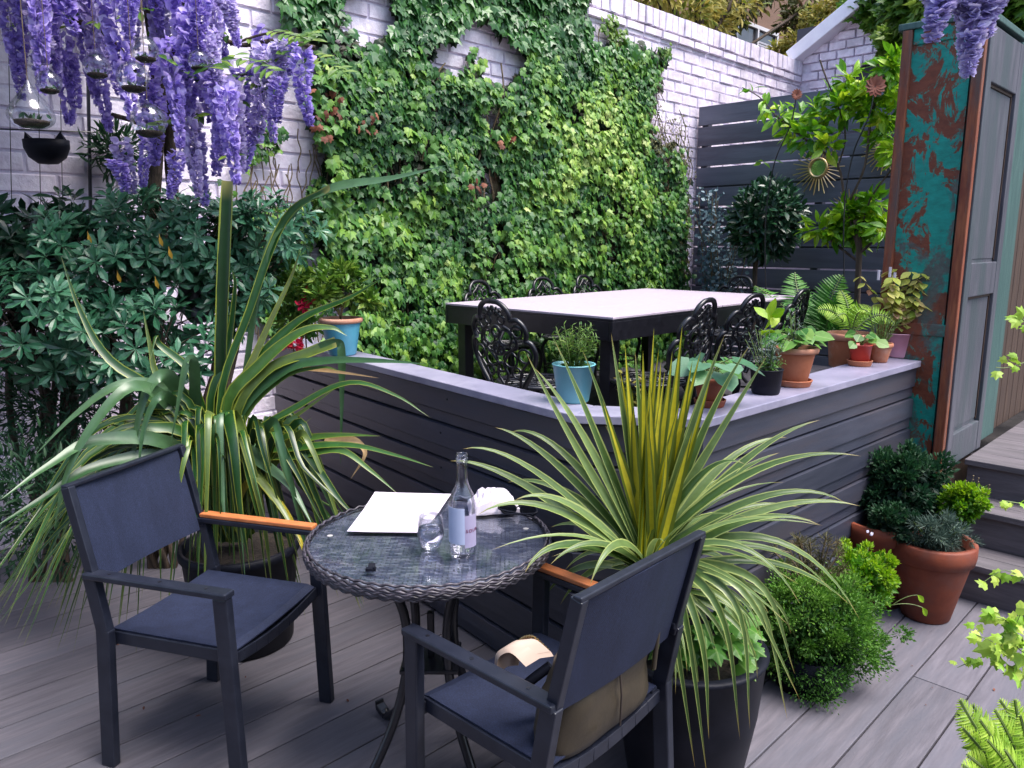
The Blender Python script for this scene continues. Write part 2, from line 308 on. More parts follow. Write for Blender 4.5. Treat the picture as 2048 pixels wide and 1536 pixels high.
# ------------------------------------------------------------------ setting: ground, deck, steps
g = MB(); g.add([(-40, -40, 0), (40, -40, 0), (40, 40, 0), (-40, 40, 0)], [(0, 1, 2, 3)]); V0 = g.V[0]; V0[:, 2] = -.09
g.build('ground', M['darkground'])['kind'] = 'structure'
dk = MB(); bw = .178
for i in range(-30, 16):
    v0 = i * bw + .055
    u = -4 + random.uniform(0, 1.5)
    while u < 6.2:
        L = random.uniform(2.2, 3.9); u1 = min(u + L, 6.3)
        lo, hi = u, u1
        if v0 + bw > -9: dk.box(((lo + hi) / 2, v0 + bw / 2, -.014), (hi - lo - .004, bw - .006, .028), A=(random.random(), 0, 0))
        u = u1
for i in range(16, 27):
    v0 = i * bw + .055; dk.box((-.6, v0 + bw / 2, -.014), (6.0, bw - .006, .028), A=(random.random(), 0, 0))
o = dk.build('deck_floor', M['deck'], uvf=True, bevel=.002); o['kind'] = 'structure'
# raised dining floor
fl = MB()
for i in range(20): fl.box((4.66, 1.26 + i * .16 + .08, .385), (5.04, .154, .03), A=(random.random(), 0, 0))
o = fl.build('terrace_floor', M['deck'], uvf=True); o['kind'] = 'structure'
st = MB()
for k, (u0, z) in enumerate(((3.60, .17), (3.83, .34), (4.05, .51))):
    d = .25 if k < 2 else 2.6
    nb = 2 if k < 2 else 14
    for j in range(nb):
        w_ = d / nb
        st.box((u0 - .02 + w_ * (j + .5), -.45, z - .014), (w_ - .004, 2.86, .028), A=(random.random(), 0, 0))
    st.box((u0 + .012, -.45, z - .1), (.02, 2.84, .145), A=(.2 * random.random(), 0, 0))
o = st.build('steps', M['step'], uvf=True, bevel=.003); o['kind'] = 'structure'

# ------------------------------------------------------------------ low grey wall with cap
WP = [np.array(p) for p in ((2.06, 3.95), (1.80, 1.52), (2.035, 1.205), (3.735, 1.14))]
lw = thing('low_wall', 'low dark grey timber wall round the dining terrace with a pale worn cap', 'wall', UV(2, 1.6, 0))
for si in range(3):
    a, b = WP[si], WP[si + 1]; d = (b - a) / np.linalg.norm(b - a); nn = np.array([d[1], -d[0]])  # outward
    if si == 0: nn = -nn if nn[0] > 0 else nn
    else: nn = nn if nn[1] < 0 else -nn
    L = np.linalg.norm(b - a); pb = MB(); z = .968
    R = np.array([[d[0], nn[0], 0], [d[1], nn[1], 0], [0, 0, 1]])
    while z > .02:
        h = min(.134, z - .01)
        # shiplap board: bevelled lower edge
        prof = [(.0, z), (.022, z - .003), (.022, z - h + .048), (.013, z - h + .042), (.013, z - h), (-.0, z - h)]
        V = [];
        for e in (0, L):
            for q, zz in prof: V.append(R @ np.array([e, q - .022, 0]) + np.array([a[0], a[1], zz]))
        n6 = 6; Fq = [(i, (i + 1) % n6, n6 + (i + 1) % n6, n6 + i) for i in range(n6)] + [tuple(range(6)), tuple(range(6, 12))[::-1]]
        pb.add(V, Fq, (random.random(), 0, 0)); z -= h + .009
    mid = (a + b) / 2
    pb.box((mid[0] - nn[0] * .045, mid[1] - nn[1] * .045, .48), (L - .03, .03, .94), R, (0, 0, 0))
    if si == 0:   # screw heads
        pass
    pb.build('board_panel', M['grey_wall'], lw, uvf=True)
# mitred cap
def off(P, d):
    out = []
    for i, p in enumerate(P):
        ns = []
        for k in (i - 1, i):
            if 0 <= k < len(P) - 1:
                e = (P[k + 1] - P[k]); e = e / np.linalg.norm(e); n2 = np.array([e[1], -e[0]])
                if n2[0] > 0 and k == 0: n2 = -n2
                if n2[1] > 0 and k > 0: n2 = -n2
                ns.append(n2)
        if len(ns) == 1: out.append(p + ns[0] * d)
        else:
            m_ = ns[0] + ns[1]; m_ = m_ / np.linalg.norm(m_); out.append(p + m_ * d / (m_ @ ns[0]))
    return out
cp = MB(); A_ = off(WP, .018); B_ = off(WP, -.135)
B_[3] = B_[3] + np.array([0, .05]); 
for i in range(3):
    g_ = .0015; V = [(*A_[i], 0), (*A_[i + 1], 0), (*B_[i + 1], 0), (*B_[i], 0)]
    V = np.array([(x, y, zz) for zz in (.972, 1.0) for x, y, _ in V]); c_ = V.mean(0); V[:, :2] = c_[:2] + (V[:, :2] - c_[:2]) * .9995
    cp.add(V, [(0, 1, 2, 3), (7, 6, 5, 4), (0, 4, 5, 1), (1, 5, 6, 2), (2, 6, 7, 3), (3, 7, 4, 0)], (random.random(), 0, 0))
cp.build('cap', M['cap'], lw, uvf=True, bevel=.003)
sc_ = MB()
for u_, z_ in ((.28, .93), (.30, .79), (.30, .65), (.75, .93), (.77, .79)):
    p = WP[1] + (WP[0] - WP[1]) * u_ ; sc_.box((p[0] - .0225, p[1], z_ + .01), (.003, .007, .007))
sc_.build('screw_heads', M['black_iron'], lw, uvf=True)

# ------------------------------------------------------------------ white brick wall (real bricks)
bw_ = thing('brick_wall', 'long white painted brick wall behind the ivy, fading into shade at left', 'wall', UV(4, 4.5, 0))
bk = MB(); bh, bl = .098, .27; ztop = lambda u: 3.50
def brick(mb, u0, u1, z0, z1, v, th=.09, j=.006, axis=0):
    r = lambda: random.uniform(-j, j); e = .007
    f = [(u0 + e + r() * .6, z0 + e + r() * .3), (u1 - e + r() * .6, z0 + e + r() * .3), (u1 - e + r() * .6, z1 - e + r() * .3), (u0 + e + r() * .6, z1 - e + r() * .3)]
    q = r(); b4 = [(u0 + e * .3, z0 + e * .2), (u1 - e * .3, z0 + e * .2), (u1 - e * .3, z1 - e * .2), (u0 + e * .3, z1 - e * .2)]
    V = [(x, v - .012 + q + r() * .3, z) for x, z in f] + [(x, v + q * .3, z) for x, z in b4] + [(x, v + th, z) for x, z in b4]
    if axis: V = [(b, a, z) for a, b, z in V]
    mb.add(V, [(0, 1, 2, 3), (0, 4, 5, 1), (1, 5, 6, 2), (2, 6, 7, 3), (3, 7, 4, 0), (4, 8, 9, 5), (6, 10, 11, 7), (5, 9, 10, 6), (7, 11, 8, 4)], (random.random(), 0, 0))
row = 0; z = 0.
while z < 3.38:
    u = -1.5 + (bl / 2 if row % 2 else 0)
    while u < 9.3:
        brick(bk, u, u + bl - .008, z, z + bh - .008, 4.4); u += bl
    z += bh; row += 1
bk.build('bricks', M['white_brick'], bw_, uvf=True)
mt = MB(); mt.box((3.9, 4.4465, 1.68), (10.9, .09, 3.36)); mt.build('mortar', M['mortar'], bw_, uvf=True)
co = MB(); zc = 3.37
u = -1.5
while u < 9.2:      # two header courses: ledge + upright bricks on edge
    brick(co, u, u + bl - .012, zc, zc + .07, 4.375, .14); u += bl
u = -1.5
while u < 9.2:
    brick(co, u, u + .098, zc + .078, zc + .235, 4.37, .26, .010); u += .105
co.build('coping', M['white_brick'], bw_, uvf=True)
# gable wall beyond the corner: sloping white parapet on a dark wall
gw = thing('gable_wall', 'white brick parapet climbing to the right beyond the wall corner, toothed lower edge', 'wall', UV(9.3, 3.8, 0))
gb = MB(); z0g = 3.08; N_ = 16
for r_ in range(26):
    z = 2.4 + r_ * bh
    for k in range(30):
        v1 = 4.36 - k * .2 - (.1 if r_ % 2 else 0); v0 = v1 - .19
        zt = 3.60 + (4.36 - v0) * .60; zb_ = 3.0 + (4.36 - v0) * .62 
        if zb_ < z + bh and z + bh < zt and v1 > 2.2: brick(gb, v0, v1, z, z + bh - .01, 9.2, .09, .006, 1)
gb.build('bricks', M['white_brick'], gw, uvf=True)
gc = MB(); p0 = (9.18, 4.45, 3.60); p1 = (9.18, 3.45, 4.22)
gc.bar((9.17, 4.45, 3.64), (9.17, 3.42, 4.28), .34, .15); gc.build('coping', mat('fresh_white_paint', (.80, .76, .84, 1), (.86, .83, .89, 1), 9, rough=.5, bump=.4), gw, uvf=True, bevel=.01)
gm = MB(); gm.add([(u_, v_, z_) for u_ in (9.225, 9.26) for v_, z_ in ((4.4, 2.9), (4.4, 3.62), (3.42, 4.22), (3.42, 3.68))], [(0, 1, 2, 3), (7, 6, 5, 4), (0, 4, 5, 1), (1, 5, 6, 2), (2, 6, 7, 3), (3, 7, 4, 0)]); gm.build('mortar', M['white_brick'], gw, uvf=True)
gd = MB(); gd.box((9.34, 2.2, 2.0), (.1, 4.6, 4.0)); gd.build('dark_face', mat('dark_render', (.035, .037, .05, 1), (.06, .06, .08, 1), 3, rough=.8, bump=.3), gw, uvf=True)
# building far behind
bb = thing('brown_building', 'brown brick house far behind the wall with one wide window', 'building', UV(15, 8, 0))
q = MB(); q.box((16, 9.2, 4.5), (15, 3.6, 9)); q.build('wall', mat('brown_brick', (.13, .075, .05, 1), (.19, .11, .075, 1), 25, (1, 1, 3), rough=.9, bump=.6), bb, uvf=True)
a_ = touv(PV(1428, 40, 7.36)); b_2 = touv(PV(1552, 92, 7.36)); z1_, z0_ = a_[2] + .15, b_2[2] - .45
ww = MB(); u0_, u1_ = a_[0], b_2[0]
for uu in np.linspace(u0_, u1_, 4): ww.box((uu, 7.36, (z0_ + z1_) / 2), (.05, .06, z1_ - z0_))
ww.box(((u0_ + u1_) / 2, 7.36, z1_), (u1_ - u0_ + .06, .062, .06)); ww.box(((u0_ + u1_) / 2, 7.34, z0_), (u1_ - u0_ + .2, .12, .07))
wf = ww.build('window', mat('white_frame', (.5, .48, .5, 1), None, rough=.5), bb, uvf=True)
pn = MB(); pn.box(((u0_ + u1_) / 2, 7.385, (z0_ + z1_) / 2), (u1_ - u0_, .01, z1_ - z0_)); pn.build('pane', mat('dark_pane', (.03, .03, .04, 1), (.06, .055, .06, 1), 2, rough=.15), wf, uvf=True)
bl_ = MB()
for k in range(8): bl_.box((u1_ - .35, 7.37, z0_ + .1 + k * .045), (.6, .008, .03))
bl_.build('blind', mat('blind', (.35, .34, .38, 1), None, rough=.6), wf, uvf=True)

# ------------------------------------------------------------------ grey slatted fence at the back
fe = thing('slat_fence', 'tall grey horizontal board fence behind the dining terrace with light in its gaps', 'fence', UV(7, 3, .4))
fb = MB(); z = 2.84; k = 0
while z > .45:
    h = .181; fb.box((7.0, 2.4, z - h / 2), (.02, 3.92, h), A=(random.random(), 0, 0))
    # every second joint has a recessed board behind it, the others an open slit with short packers
    fb.box((7.028, (2.4, 1.3, 2.0)[k % 3], z - h - .007), (.016, (3.9, 1.6, 2.6)[k % 3] if k % 2 else 1.7, .05), A=(.1, 0, 0))
    z -= h + .015; k += 1
fb.build('boards', M['grey_board'], fe, uvf=True, bevel=.003)
for vv in (4.3, 3.1, 1.9, .7):
    pp = MB(); pp.box((7.06, vv, 1.6), (.07, .07, 2.4)); pp.build('post', M['grey_board'], fe, uvf=True)
# pale wall seen through the slits of the fence
nb_ = MB(); nb_.box((7.9, 2.4, 1.4), (.1, 3.4, 1.9)); tag(nb_.build('garden_wall', M['mortar'], uvf=True), 'pale wall glimpsed through the slits of the grey fence', 'wall')

# ------------------------------------------------------------------ salvaged cabinet with flaking turquoise paint
cb = thing('salvaged_cabinet', 'tall narrow salvaged cupboard of rust red and flaking turquoise panels beside the steps', 'cabinet', UV(4, 1.17, .49))
c = MB(); c.box((4.05, 1.165, 1.46), (.56, .31, 1.90)); c.build('carcass', M['cab_side'], cb, uvf=True)
c = MB(); c.box((3.757, 1.17, 1.46), (.016, .24, 1.86)); c.build('front_panel', M['rust_panel'], cb, uvf=True)
for vv, w_ in ((1.305, .04), (1.018, .042)):
    c = MB(); c.box((3.748, vv, 1.46), (.034, w_, 1.94)); c.build('stile', M['rust_edge'], cb, uvf=True, bevel=.004)
for zz, h_ in ((2.40, .07), (.52, .05), (1.14, .055)):
    c = MB(); c.box((3.7535, 1.16, zz), (.022, .245, h_)); c.build('rail', M['rust_panel'], cb, uvf=True, bevel=.004)
c = MB(); c.box((4.03, 1.165, 2.445), (.60, .36, .028)); c.build('top_board', M['teal_wood'], cb, uvf=True, bevel=.004)
# side door with two recessed panels
d = MB()
for uu, w_ in ((3.80, .07), (4.285, .07)): d.box((uu, 1.000, 1.46), (w_, .024, 1.90))
for zz, h_ in ((2.30, .22), (1.36, .15), (.585, .15)): d.box((4.0425, 1.0005, zz), (.415, .022, h_))
dr = d.build('side_door', M['cab_side'], cb, uvf=True, bevel=.004)
for z0, z1 in ((1.435, 2.19), (.66, 1.285)):
    d = MB(); d.box((4.0425, 1.012, (z0 + z1) / 2), (.385, .01, z1 - z0 - .03)); d.build('door_panel', M['cab_side'], dr, uvf=True, bevel=.003)
    d = MB(); d.box((4.0425, 1.006, z1 - .006), (.415, .006, .012)); d.box((4.244, 1.0065, (z0 + z1) / 2), (.012, .006, z1 - z0 - .02)); d.build('groove', M['brown_wood'], dr, uvf=True)
c = MB(); c.box((4.03, 1.165, .245), (.54, .29, .49)); tag(c.build('plinth', M['brown_wood'], uvf=True, bevel=.004), 'dark wooden block under the salvaged cupboard', 'plinth')
pl_ = MB(); pl_.box((4.52, 1.03, 1.50), (.28, .035, 1.96), A=(.5, 0, 0)); tag(pl_.build('door_leaf', M['teal_wood'], uvf=True, bevel=.005), 'faded turquoise plank door leaf standing open behind the cupboard', 'door')
bp_ = MB()
for k in range(9): bp_.box((4.80 + k * .13, 1.06, 1.6), (.122, .03, 2.18), A=(random.random(), 0, 0))
tag(bp_.build('plank_screen', M['brown_wood'], uvf=True, bevel=.004), 'dark brown upright planks closing the landing at right', 'screen')

# unseen house wall added behind the camera (keeps the open sky off surfaces that face it)
hs = thing('added_rear_house', 'unseen brick house wall added behind the viewpoint to hold back the sky', 'building', (0, -2.6, 0))
q = MB(); q.box((0, -3.6, 1.7), (14, .3, 3.4)); q.build('wall', mat('yellow_brick', (.20, .15, .10, 1), (.28, .22, .15, 1), 20, (1, 1, 3), rough=.9, bump=.5), hs)
# ------------------------------------------------------------------ outdoor armchairs
def armchair(label, loc, rz, woodside):
    t = thing('armchair', label, 'chair', loc, rz, world=False, group='charcoal garden armchairs at the round table')
    hw = .235
    for sy in (-1, 1):
        y = sy * hw
        b = MB(); b.bar((.215, y, 0), (.20, y, .592), .028, .046, up=(1, 0, 0)); lg = b.build('leg', M['alu'], t, bevel=.004)
        b = MB(); b.bar((-.235, y, 0), (-.205, y, .44), .028, .046, up=(1, 0, 0)); b.build('leg', M['alu'], t, bevel=.004)
        # back post leaning backwards
        b = MB(); b.bar((-.205, y, .432), (-.235, y, .60), .028, .042, up=(1, 0, 0)); b.bar((-.232, y * .975, .58), (-.295, y * .965, .852), .024, .030, up=(1, 0, 0))
        b.build('back_post', M['alu'], t, bevel=.003)
        a = MB(); a.box((-.012, y, .602), (.475, .042, .018)); ar = a.build('armrest', M['alu'], t, bevel=.004)
        if sy == woodside:
            a = MB(); a.box((-.02, y, .6185), (.44, .036, .014)); a.build('wood_cap', M['wood_arm'], ar, bevel=.003, label='orange wooden cap on the armrest')
        else:
            for xx in (-.17, .0, .15): a = MB(); a.lathe([(0, .6125), (.005, .612), (.005, .610)], 8, (xx, y, 0)); a.build('screw', M['black_iron'], ar)
    f = MB()
    for y in (-.205, .205): f.box((-.005, y, .405), (.40, .022, .038))
    # bowed front rail, rear rail
    for x0, dz in ((.195, .0), (-.20, .0)):
        pts = [(x0, -.222 + .444 * k / 8, .400 - .022 * math.sin(math.pi * k / 8)) for k in range(9)]
        for i in range(8): f.bar(pts[i], pts[i + 1], .022, .034)
    f.build('seat_frame', M['alu'], t, bevel=.002)
    s = MB(); nx, ny = 16, 20; V = []; F = []
    for layer, dz in ((0, 0), (1, -.004)):
        for i in range(nx + 1):
            for j in range(ny + 1):
                x = -.205 + .41 * i / nx; y = -.21 + .42 * j / ny
                V.append((x, y, .430 + dz - .018 * math.sin(math.pi * j / ny) * (.4 + .6 * math.sin(math.pi * i / nx)) - (.008 if i in (nx,) else 0)))
    W = ny + 1; o2 = (nx + 1) * W
    for i in range(nx):
        for j in range(ny):
            a = i * W + j; F.append((a, a + 1, a + W + 1, a + W)); F.append((o2 + a, o2 + a + W, o2 + a + W + 1, o2 + a + 1))
    rim = [i * W for i in range(nx + 1)] + [nx * W + j for j in range(1, W)] + [i * W + ny for i in range(nx - 1, -1, -1)] + [j for j in range(ny - 1, 0, -1)]
    for i in range(len(rim)): a, b = rim[i], rim[(i + 1) % len(rim)]; F.append((a, b, o2 + b, o2 + a))
    s.add(V, F); s.build('seat', M['sling'], t)
    # backrest sling
    s = MB(); V = []; F = []; nz = 12
    for dz in (0, -.005):
        for i in range(nz + 1):
            for j in range(ny + 1):
                q = i / nz; y = -.212 + .424 * j / ny
                V.append((-.226 - .066 * q - .012 * math.sin(math.pi * j / ny) + dz, y, .570 + .275 * q))
    o2 = (nz + 1) * W
    for i in range(nz):
        for j in range(ny):
            a = i * W + j; F.append((a, a + 1, a + W + 1, a + W)); F.append((o2 + a, o2 + a + W, o2 + a + W + 1, o2 + a + 1))
    rim = [i * W for i in range(nz + 1)] + [nz * W + j for j in range(1, W)] + [i * W + ny for i in range(nz - 1, -1, -1)] + [j for j in range(ny - 1, 0, -1)]
    for i in range(len(rim)): a, b = rim[i], rim[(i + 1) % len(rim)]; F.append((a, b, o2 + b, o2 + a))
    s.add(V, F); bk = s.build('backrest', M['sling'], t)
    r = MB(); r.bar((-.297, -.238, .853), (-.297, .238, .853), .022, .012)
    r.build('back_rail', M['alu'], bk, bevel=.003)
    return t
armchair('charcoal armchair with navy mesh seat on the left of the wicker table, empty', (-.90, 2.205, 0), math.radians(-16.7), 1)
armchair('charcoal armchair seen from behind with a tan leather bag on its seat', (.070, 1.755, 0), math.radians(137), -1)

# ------------------------------------------------------------------ handbag on the near chair
def handbag():
    t = thing('handbag', 'slouchy tan leather bag leaning in the back of the near armchair', 'bag', (.185, 1.645, .415), math.radians(137), world=False)
    b = MB(); n, m = 28, 16; V = []; F = []
    for i in range(m + 1):
        q = i / m; z = .245 * q
        for j in range(n):
            a = 2 * math.pi * j / n; c, s_ = math.cos(a), math.sin(a); e = .55
            x = math.copysign(abs(c) ** e, c); y = math.copysign(abs(s_) ** e, s_)
            bulge = .35 + .75 * math.sin(math.pi * min(1, .12 + q * .8)) ** .6
            wx = .072 * bulge * (1 - .55 * q); wy = .175 * (1 - .10 * q) * (.93 + .07 * bulge)
            p = Vector((x * wx - .035 * q, y * wy, z + .022 * math.sin(y * 3) * q))
            nz = mnoise.noise(p * 14) * .012 + mnoise.noise(p * 30) * .004
            V.append((p.x + nz * x, p.y + nz * y, p.z + nz * .6))
    for i in range(m):
        for j in range(n): F.append((i * n + j, i * n + (j + 1) % n, (i + 1) * n + (j + 1) % n, (i + 1) * n + j))
    F.append(tuple(range(n))[::-1]); F.append(tuple(m * n + j for j in range(n)))
    b.add(V, F); b.build('body', M['leather'], t, smooth=True)
    s = MB(); s.tube([(-.078, -.01, .02), (-.083, -.005, .10), (-.078, 0, .18), (-.068, 0, .235)], .0022, 6); s.build('seam', mat('dark_thread', (.03, .02, .015, 1), None), t)
    f = MB(); P = catmull([(.05, .135, .20), (.085, .15, .225), (.115, .16, .205), (.12, .165, .165)], 6)
    Q = []
    for i, p in enumerate(P): w_ = .035 - .008 * i / len(P); Q += [p + np.array((-w_ * .3, -w_, .004)), p + np.array((0, 0, .010)), p + np.array((w_ * .3, w_, .0))]; Q += [q - np.array((.008, 0, .008)) for q in Q[-3:]]
    f.add(Q, [(i * 6 + a, i * 6 + a + 1, i * 6 + a + 7, i * 6 + a + 6) for i in range(len(P) - 1) for a in (0, 1, 3, 4)] + [(i * 6 + a, i * 6 + a + 3, i * 6 + a + 9, i * 6 + a + 6) for i in range(len(P) - 1) for a in (0, 2)])
    f.build('flap', M['leather_pale'], t, smooth=True, label='pale folded lining turned out over the top')
    zp = MB()
    for i in range(len(P) - 1):
        zp.box(P[i] + np.array((0, -.036, .004)), (.006, .006, .006)); 
    zp.build('zip', M['gold'], t)
    h = MB(); h.tube(catmull([(-.05, -.14, .22), (-.075, -.145, .28), (-.083, -.15, .22), (-.075, -.15, .10)], 6), .006, 8); h.build('handle', M['leather'], t, smooth=True)
    k = MB(); k.tube(catmull([(.04, .1, .17), (.08, .14, .12), (.09, .1, .07), (.06, .02, .03)], 6), .012, 8); k.build('strap', M['black_plastic'], t, smooth=True)
handbag()

# ------------------------------------------------------------------ round wicker table
TC = np.array([-.235, 2.065, 0]); TR = .342
bt = thing('bistro_table', 'round grey wicker table with a glass top between the two armchairs', 'table', TC, world=False)
b = MB(); b.lathe([(0, .700), (TR - .012, .700), (TR - .012, .688), (0, .688)], 64); b.build('woven_top', M['wicker'], bt)
b = MB(); b.lathe([(0, .7075), (TR - .016, .7075), (TR - .014, .7095), (TR - .016, .7125), (0, .7125)], 72); b.build('glass_top', M['tableglass'], bt, smooth=False)
b = MB(); NS = 300
for r_ in range(7):
    zz = .7135 - r_ * .0056; rr = TR - .004 + .006 * math.sin(math.pi * (r_ + .5) / 7) + (.0 if r_ else -.006)
    a = np.linspace(0, 2 * math.pi, NS * 2 + 1)
    amp = .0011 * np.sin(a * 56 + (math.pi if r_ % 2 else 0) + r_ * .35)
    P = np.stack([(rr + amp) * np.cos(a), (rr + amp) * np.sin(a), zz + .0022 * np.sin(a * 56 + r_ * .7) + a * 0], -1)
    for s0 in range(0, NS * 2, 50): b.tube(P[s0:s0 + 51], .0034, 6, A=(random.random(), 0, 0))
b.build('woven_rim', M['wicker_strand'], bt, smooth=True)
b = MB(); b.lathe([(TR - .02, .69), (TR - .006, .676), (TR - .02, .672), (TR - .03, .688)], 64); b.build('rim_band', M['black_iron'], bt)
for k in range(4):
    an = math.radians(40 + 90 * k); c, s_ = math.cos(an), math.sin(an)
    P = catmull([(c * r_, s_ * r_, z) for r_, z in ((.17, .69), (.125, .60), (.085, .48), (.085, .34), (.125, .20), (.20, .07), (.262, .014), (.285, .022))], 5)
    b = MB(); b.tube(P, .0135, 10); lg = b.build('leg', M['black_iron'], bt, smooth=True)
    b = MB(); b.bar((c * .27, s_ * .27, .012), (c * .315, s_ * .315, .024), .03, .022); b.bar((c * .312, s_ * .312, .018), (c * .316, s_ * .316, .045), .03, .01); b.build('foot', M['black_iron'], lg, bevel=.003)
b = MB(); b.box((0, 0, .335), (.165, .165, .012)); b.box((0, 0, .41), (.02, .02, .14)); b.build('shelf_plate', M['black_iron'], bt, bevel=.003)
b = MB(); b.lathe([(.0, .66), (.16, .66), (.16, .685), (0, .685)], 32); b.build('hub', M['black_iron'], bt)
b = MB()
PADM = mat('clear_pad', (.4, .38, .36, 1), None, rough=.3)
for px, py in ((660, 1071), (1052, 1057)): b = MB(); b.disc(PZ(px, py, .7132) - TC, .008, 16); b.build('glass_pad', PADM, bt)
b = None
TZ = .7126
# bottle
bp = PZ(926, 1108, TZ); bp[1] += .0
def bottle():
    t = thing('water_bottle', 'clear glass water bottle with a pale label and an open neck', 'bottle', (bp[0], bp[1], TZ + .0005), math.radians(0), world=False)
    R = .0365
    o = [(0, .002), (R - .004, 0), (R, .006), (R, .135), (R * .96, .15), (R * .80, .168), (R * .52, .188), (R * .40, .205), (R * .37, .25), (R * .40, .252), (R * .44, .2535), (R * .44, .262), (R * .40, .264), (R * .40, .268), (R * .43, .270), (R * .43, .274), (R * .38, .276), (R * .32, .274), (R * .30, .20), (R * .44, .186), (R * .72, .166), (R * .88, .15), (R * .93, .13), (R * .93, .012), (0, .016)]
    b = MB(); b.lathe(o, 48); b.build('glass', M['bottleglass'], t, smooth=True)
    b = MB(); r2 = R * .915; b.lathe([(0, .017), (r2, .017), (r2, .052), (0, .052)], 40); b.build('water', M['water'], t, smooth=False)
    lab = mat('pale_blue_label', (.42, .48, .66, 1), (.46, .52, .70, 1), 20, rough=.5)
    def wrap(a0, a1, z0, z1, r, m_, name):
        V = []; F = []; n = 14
        for i in range(n + 1):
            a = math.radians(a0 + (a1 - a0) * i / n)
            for rr in (r, r - .0006):
                for z in (z0, z1): V.append((rr * math.cos(a), rr * math.sin(a), z))
        for i in range(n): k = i * 4; F += [(k, k + 4, k + 5, k + 1), (k + 2, k + 3, k + 7, k + 6), (k + 1, k + 5, k + 7, k + 3), (k, k + 2, k + 6, k + 4)]
        F += [(0, 1, 3, 2), (n * 4, n * 4 + 2, n * 4 + 3, n * 4 + 1)]
        q = MB(); q.add(V, F); return q.build(name, m_, t, smooth=False)
    L = wrap(195, 282, .040, .138, R + .0008, lab, 'label')
    L2 = wrap(282, 345, .030, .118, R + .0006, mat('mauve_label', (.34, .31, .46, 1), None, rough=.5), 'label')
    cu = bpy.data.curves.new('lettering', 'FONT'); cu.body = "SOUR"; cu.size = .0125; cu.extrude = .0003; cu.space_character = 1.25
    tmp = bpy.data.objects.new('tmp', cu); COL.objects.link(tmp); dg = bpy.context.evaluated_depsgraph_get(); dg.update()
    me = bpy.data.meshes.new_from_object(tmp.evaluated_get(dg)); bpy.data.objects.remove(tmp)
    for v in me.vertices:
        a = math.radians(287) + v.co.x / R; rr = R + .0012 + v.co.z; v.co = (rr * math.cos(a), rr * math.sin(a), .072 + v.co.y)
    me.materials.clear(); me.materials.append(mat('maroon_ink', (.16, .02, .06, 1), None)); o2 = bpy.data.objects.new('lettering', me); COL.objects.link(o2); o2.parent = L2
    th = MB()
    for k in range(3): a = np.linspace(0, 2 * math.pi, 25); th.tube(np.stack([R * .43 * np.cos(a), R * .43 * np.sin(a), .256 + .004 * k + 0 * a], -1), .0009, 5)
    th.build('screw_thread', M['bottleglass'], t, smooth=True)
bottle()
gp = PZ(862, 1098, TZ)
t = thing('drinking_glass', 'stemless glass half full of sparkling water in front of the bottle', 'glass', (gp[0], gp[1], TZ + .0005), world=False)
b = MB(); b.lathe([(0, .001), (.018, 0), (.027, .010), (.034, .028), (.0365, .045), (.0345, .07), (.030, .094), (.0288, .0945), (.0332, .07), (.0350, .045), (.0325, .028), (.0255, .012), (0, .010)], 48); b.build('bowl', M['glassthin'], t, smooth=True)
b = MB(); b.lathe([(0, .0105), (.0250, .0125), (.0320, .028), (.0344, .045), (.0335, .060), (0, .060)], 40); wt = b.build('water', M['water'], t, smooth=True)
b = MB()
for k in range(26):
    a = random.uniform(0, 6.28); r_ = random.uniform(.015, .027); z = random.uniform(.018, .055); b.lathe([(0, -.0007), (.0007, 0), (0, .0007)], 6, (r_ * math.cos(a), r_ * math.sin(a), z))
b.build('bubbles', M['paper'], wt)
# folded menu paper
def sheet(name, label, cat, pts, z, th=.0015, lift=None, m_='paper'):
    P = [PZ(px, py, z) for px, py in pts]; c = sum(P) / len(P); n = 14; V = []; F = []
    t = MB()
    for layer in (0, 1):
        for i in range(n + 1):
            for j in range(n + 1):
                a, b_ = i / n, j / n; p = P[0] * (1 - a) * (1 - b_) + P[1] * a * (1 - b_) + P[2] * a * b_ + P[3] * (1 - a) * b_ - c
                V.append((p[0], p[1], (lift(a, b_) if lift else 0) + (th if layer else 0)))
    W = n + 1; o2 = W * W
    for i in range(n):
        for j in range(n): a = i * W + j; F += [(a, a + W, a + W + 1, a + 1), (o2 + a, o2 + a + 1, o2 + a + W + 1, o2 + a + W)]
    rim = [i * W for i in range(n + 1)] + [n * W + j for j in range(1, W)] + [i * W + n for i in range(n - 1, -1, -1)] + list(range(n - 1, 0, -1))
    for i in range(len(rim)): a, b_ = rim[i], rim[(i + 1) % len(rim)]; F.append((a, o2 + a, o2 + b_, b_))
    t.add(V, F); o = t.build(name, M[m_]); o.location = (c[0], c[1], z); return tag(o, label, cat)
sheet('menu_paper', 'large white folded sheet lying flat on the table left of the glass', 'paper', [(694, 1064), (750, 990), (902, 994), (846, 1066)], TZ + .001, lift=lambda a, b: .0085 * max(0, a - .55) / .45 + .004 * max(0, .3 - b) + .003 * abs(math.sin(a * 7)) * b * .4)
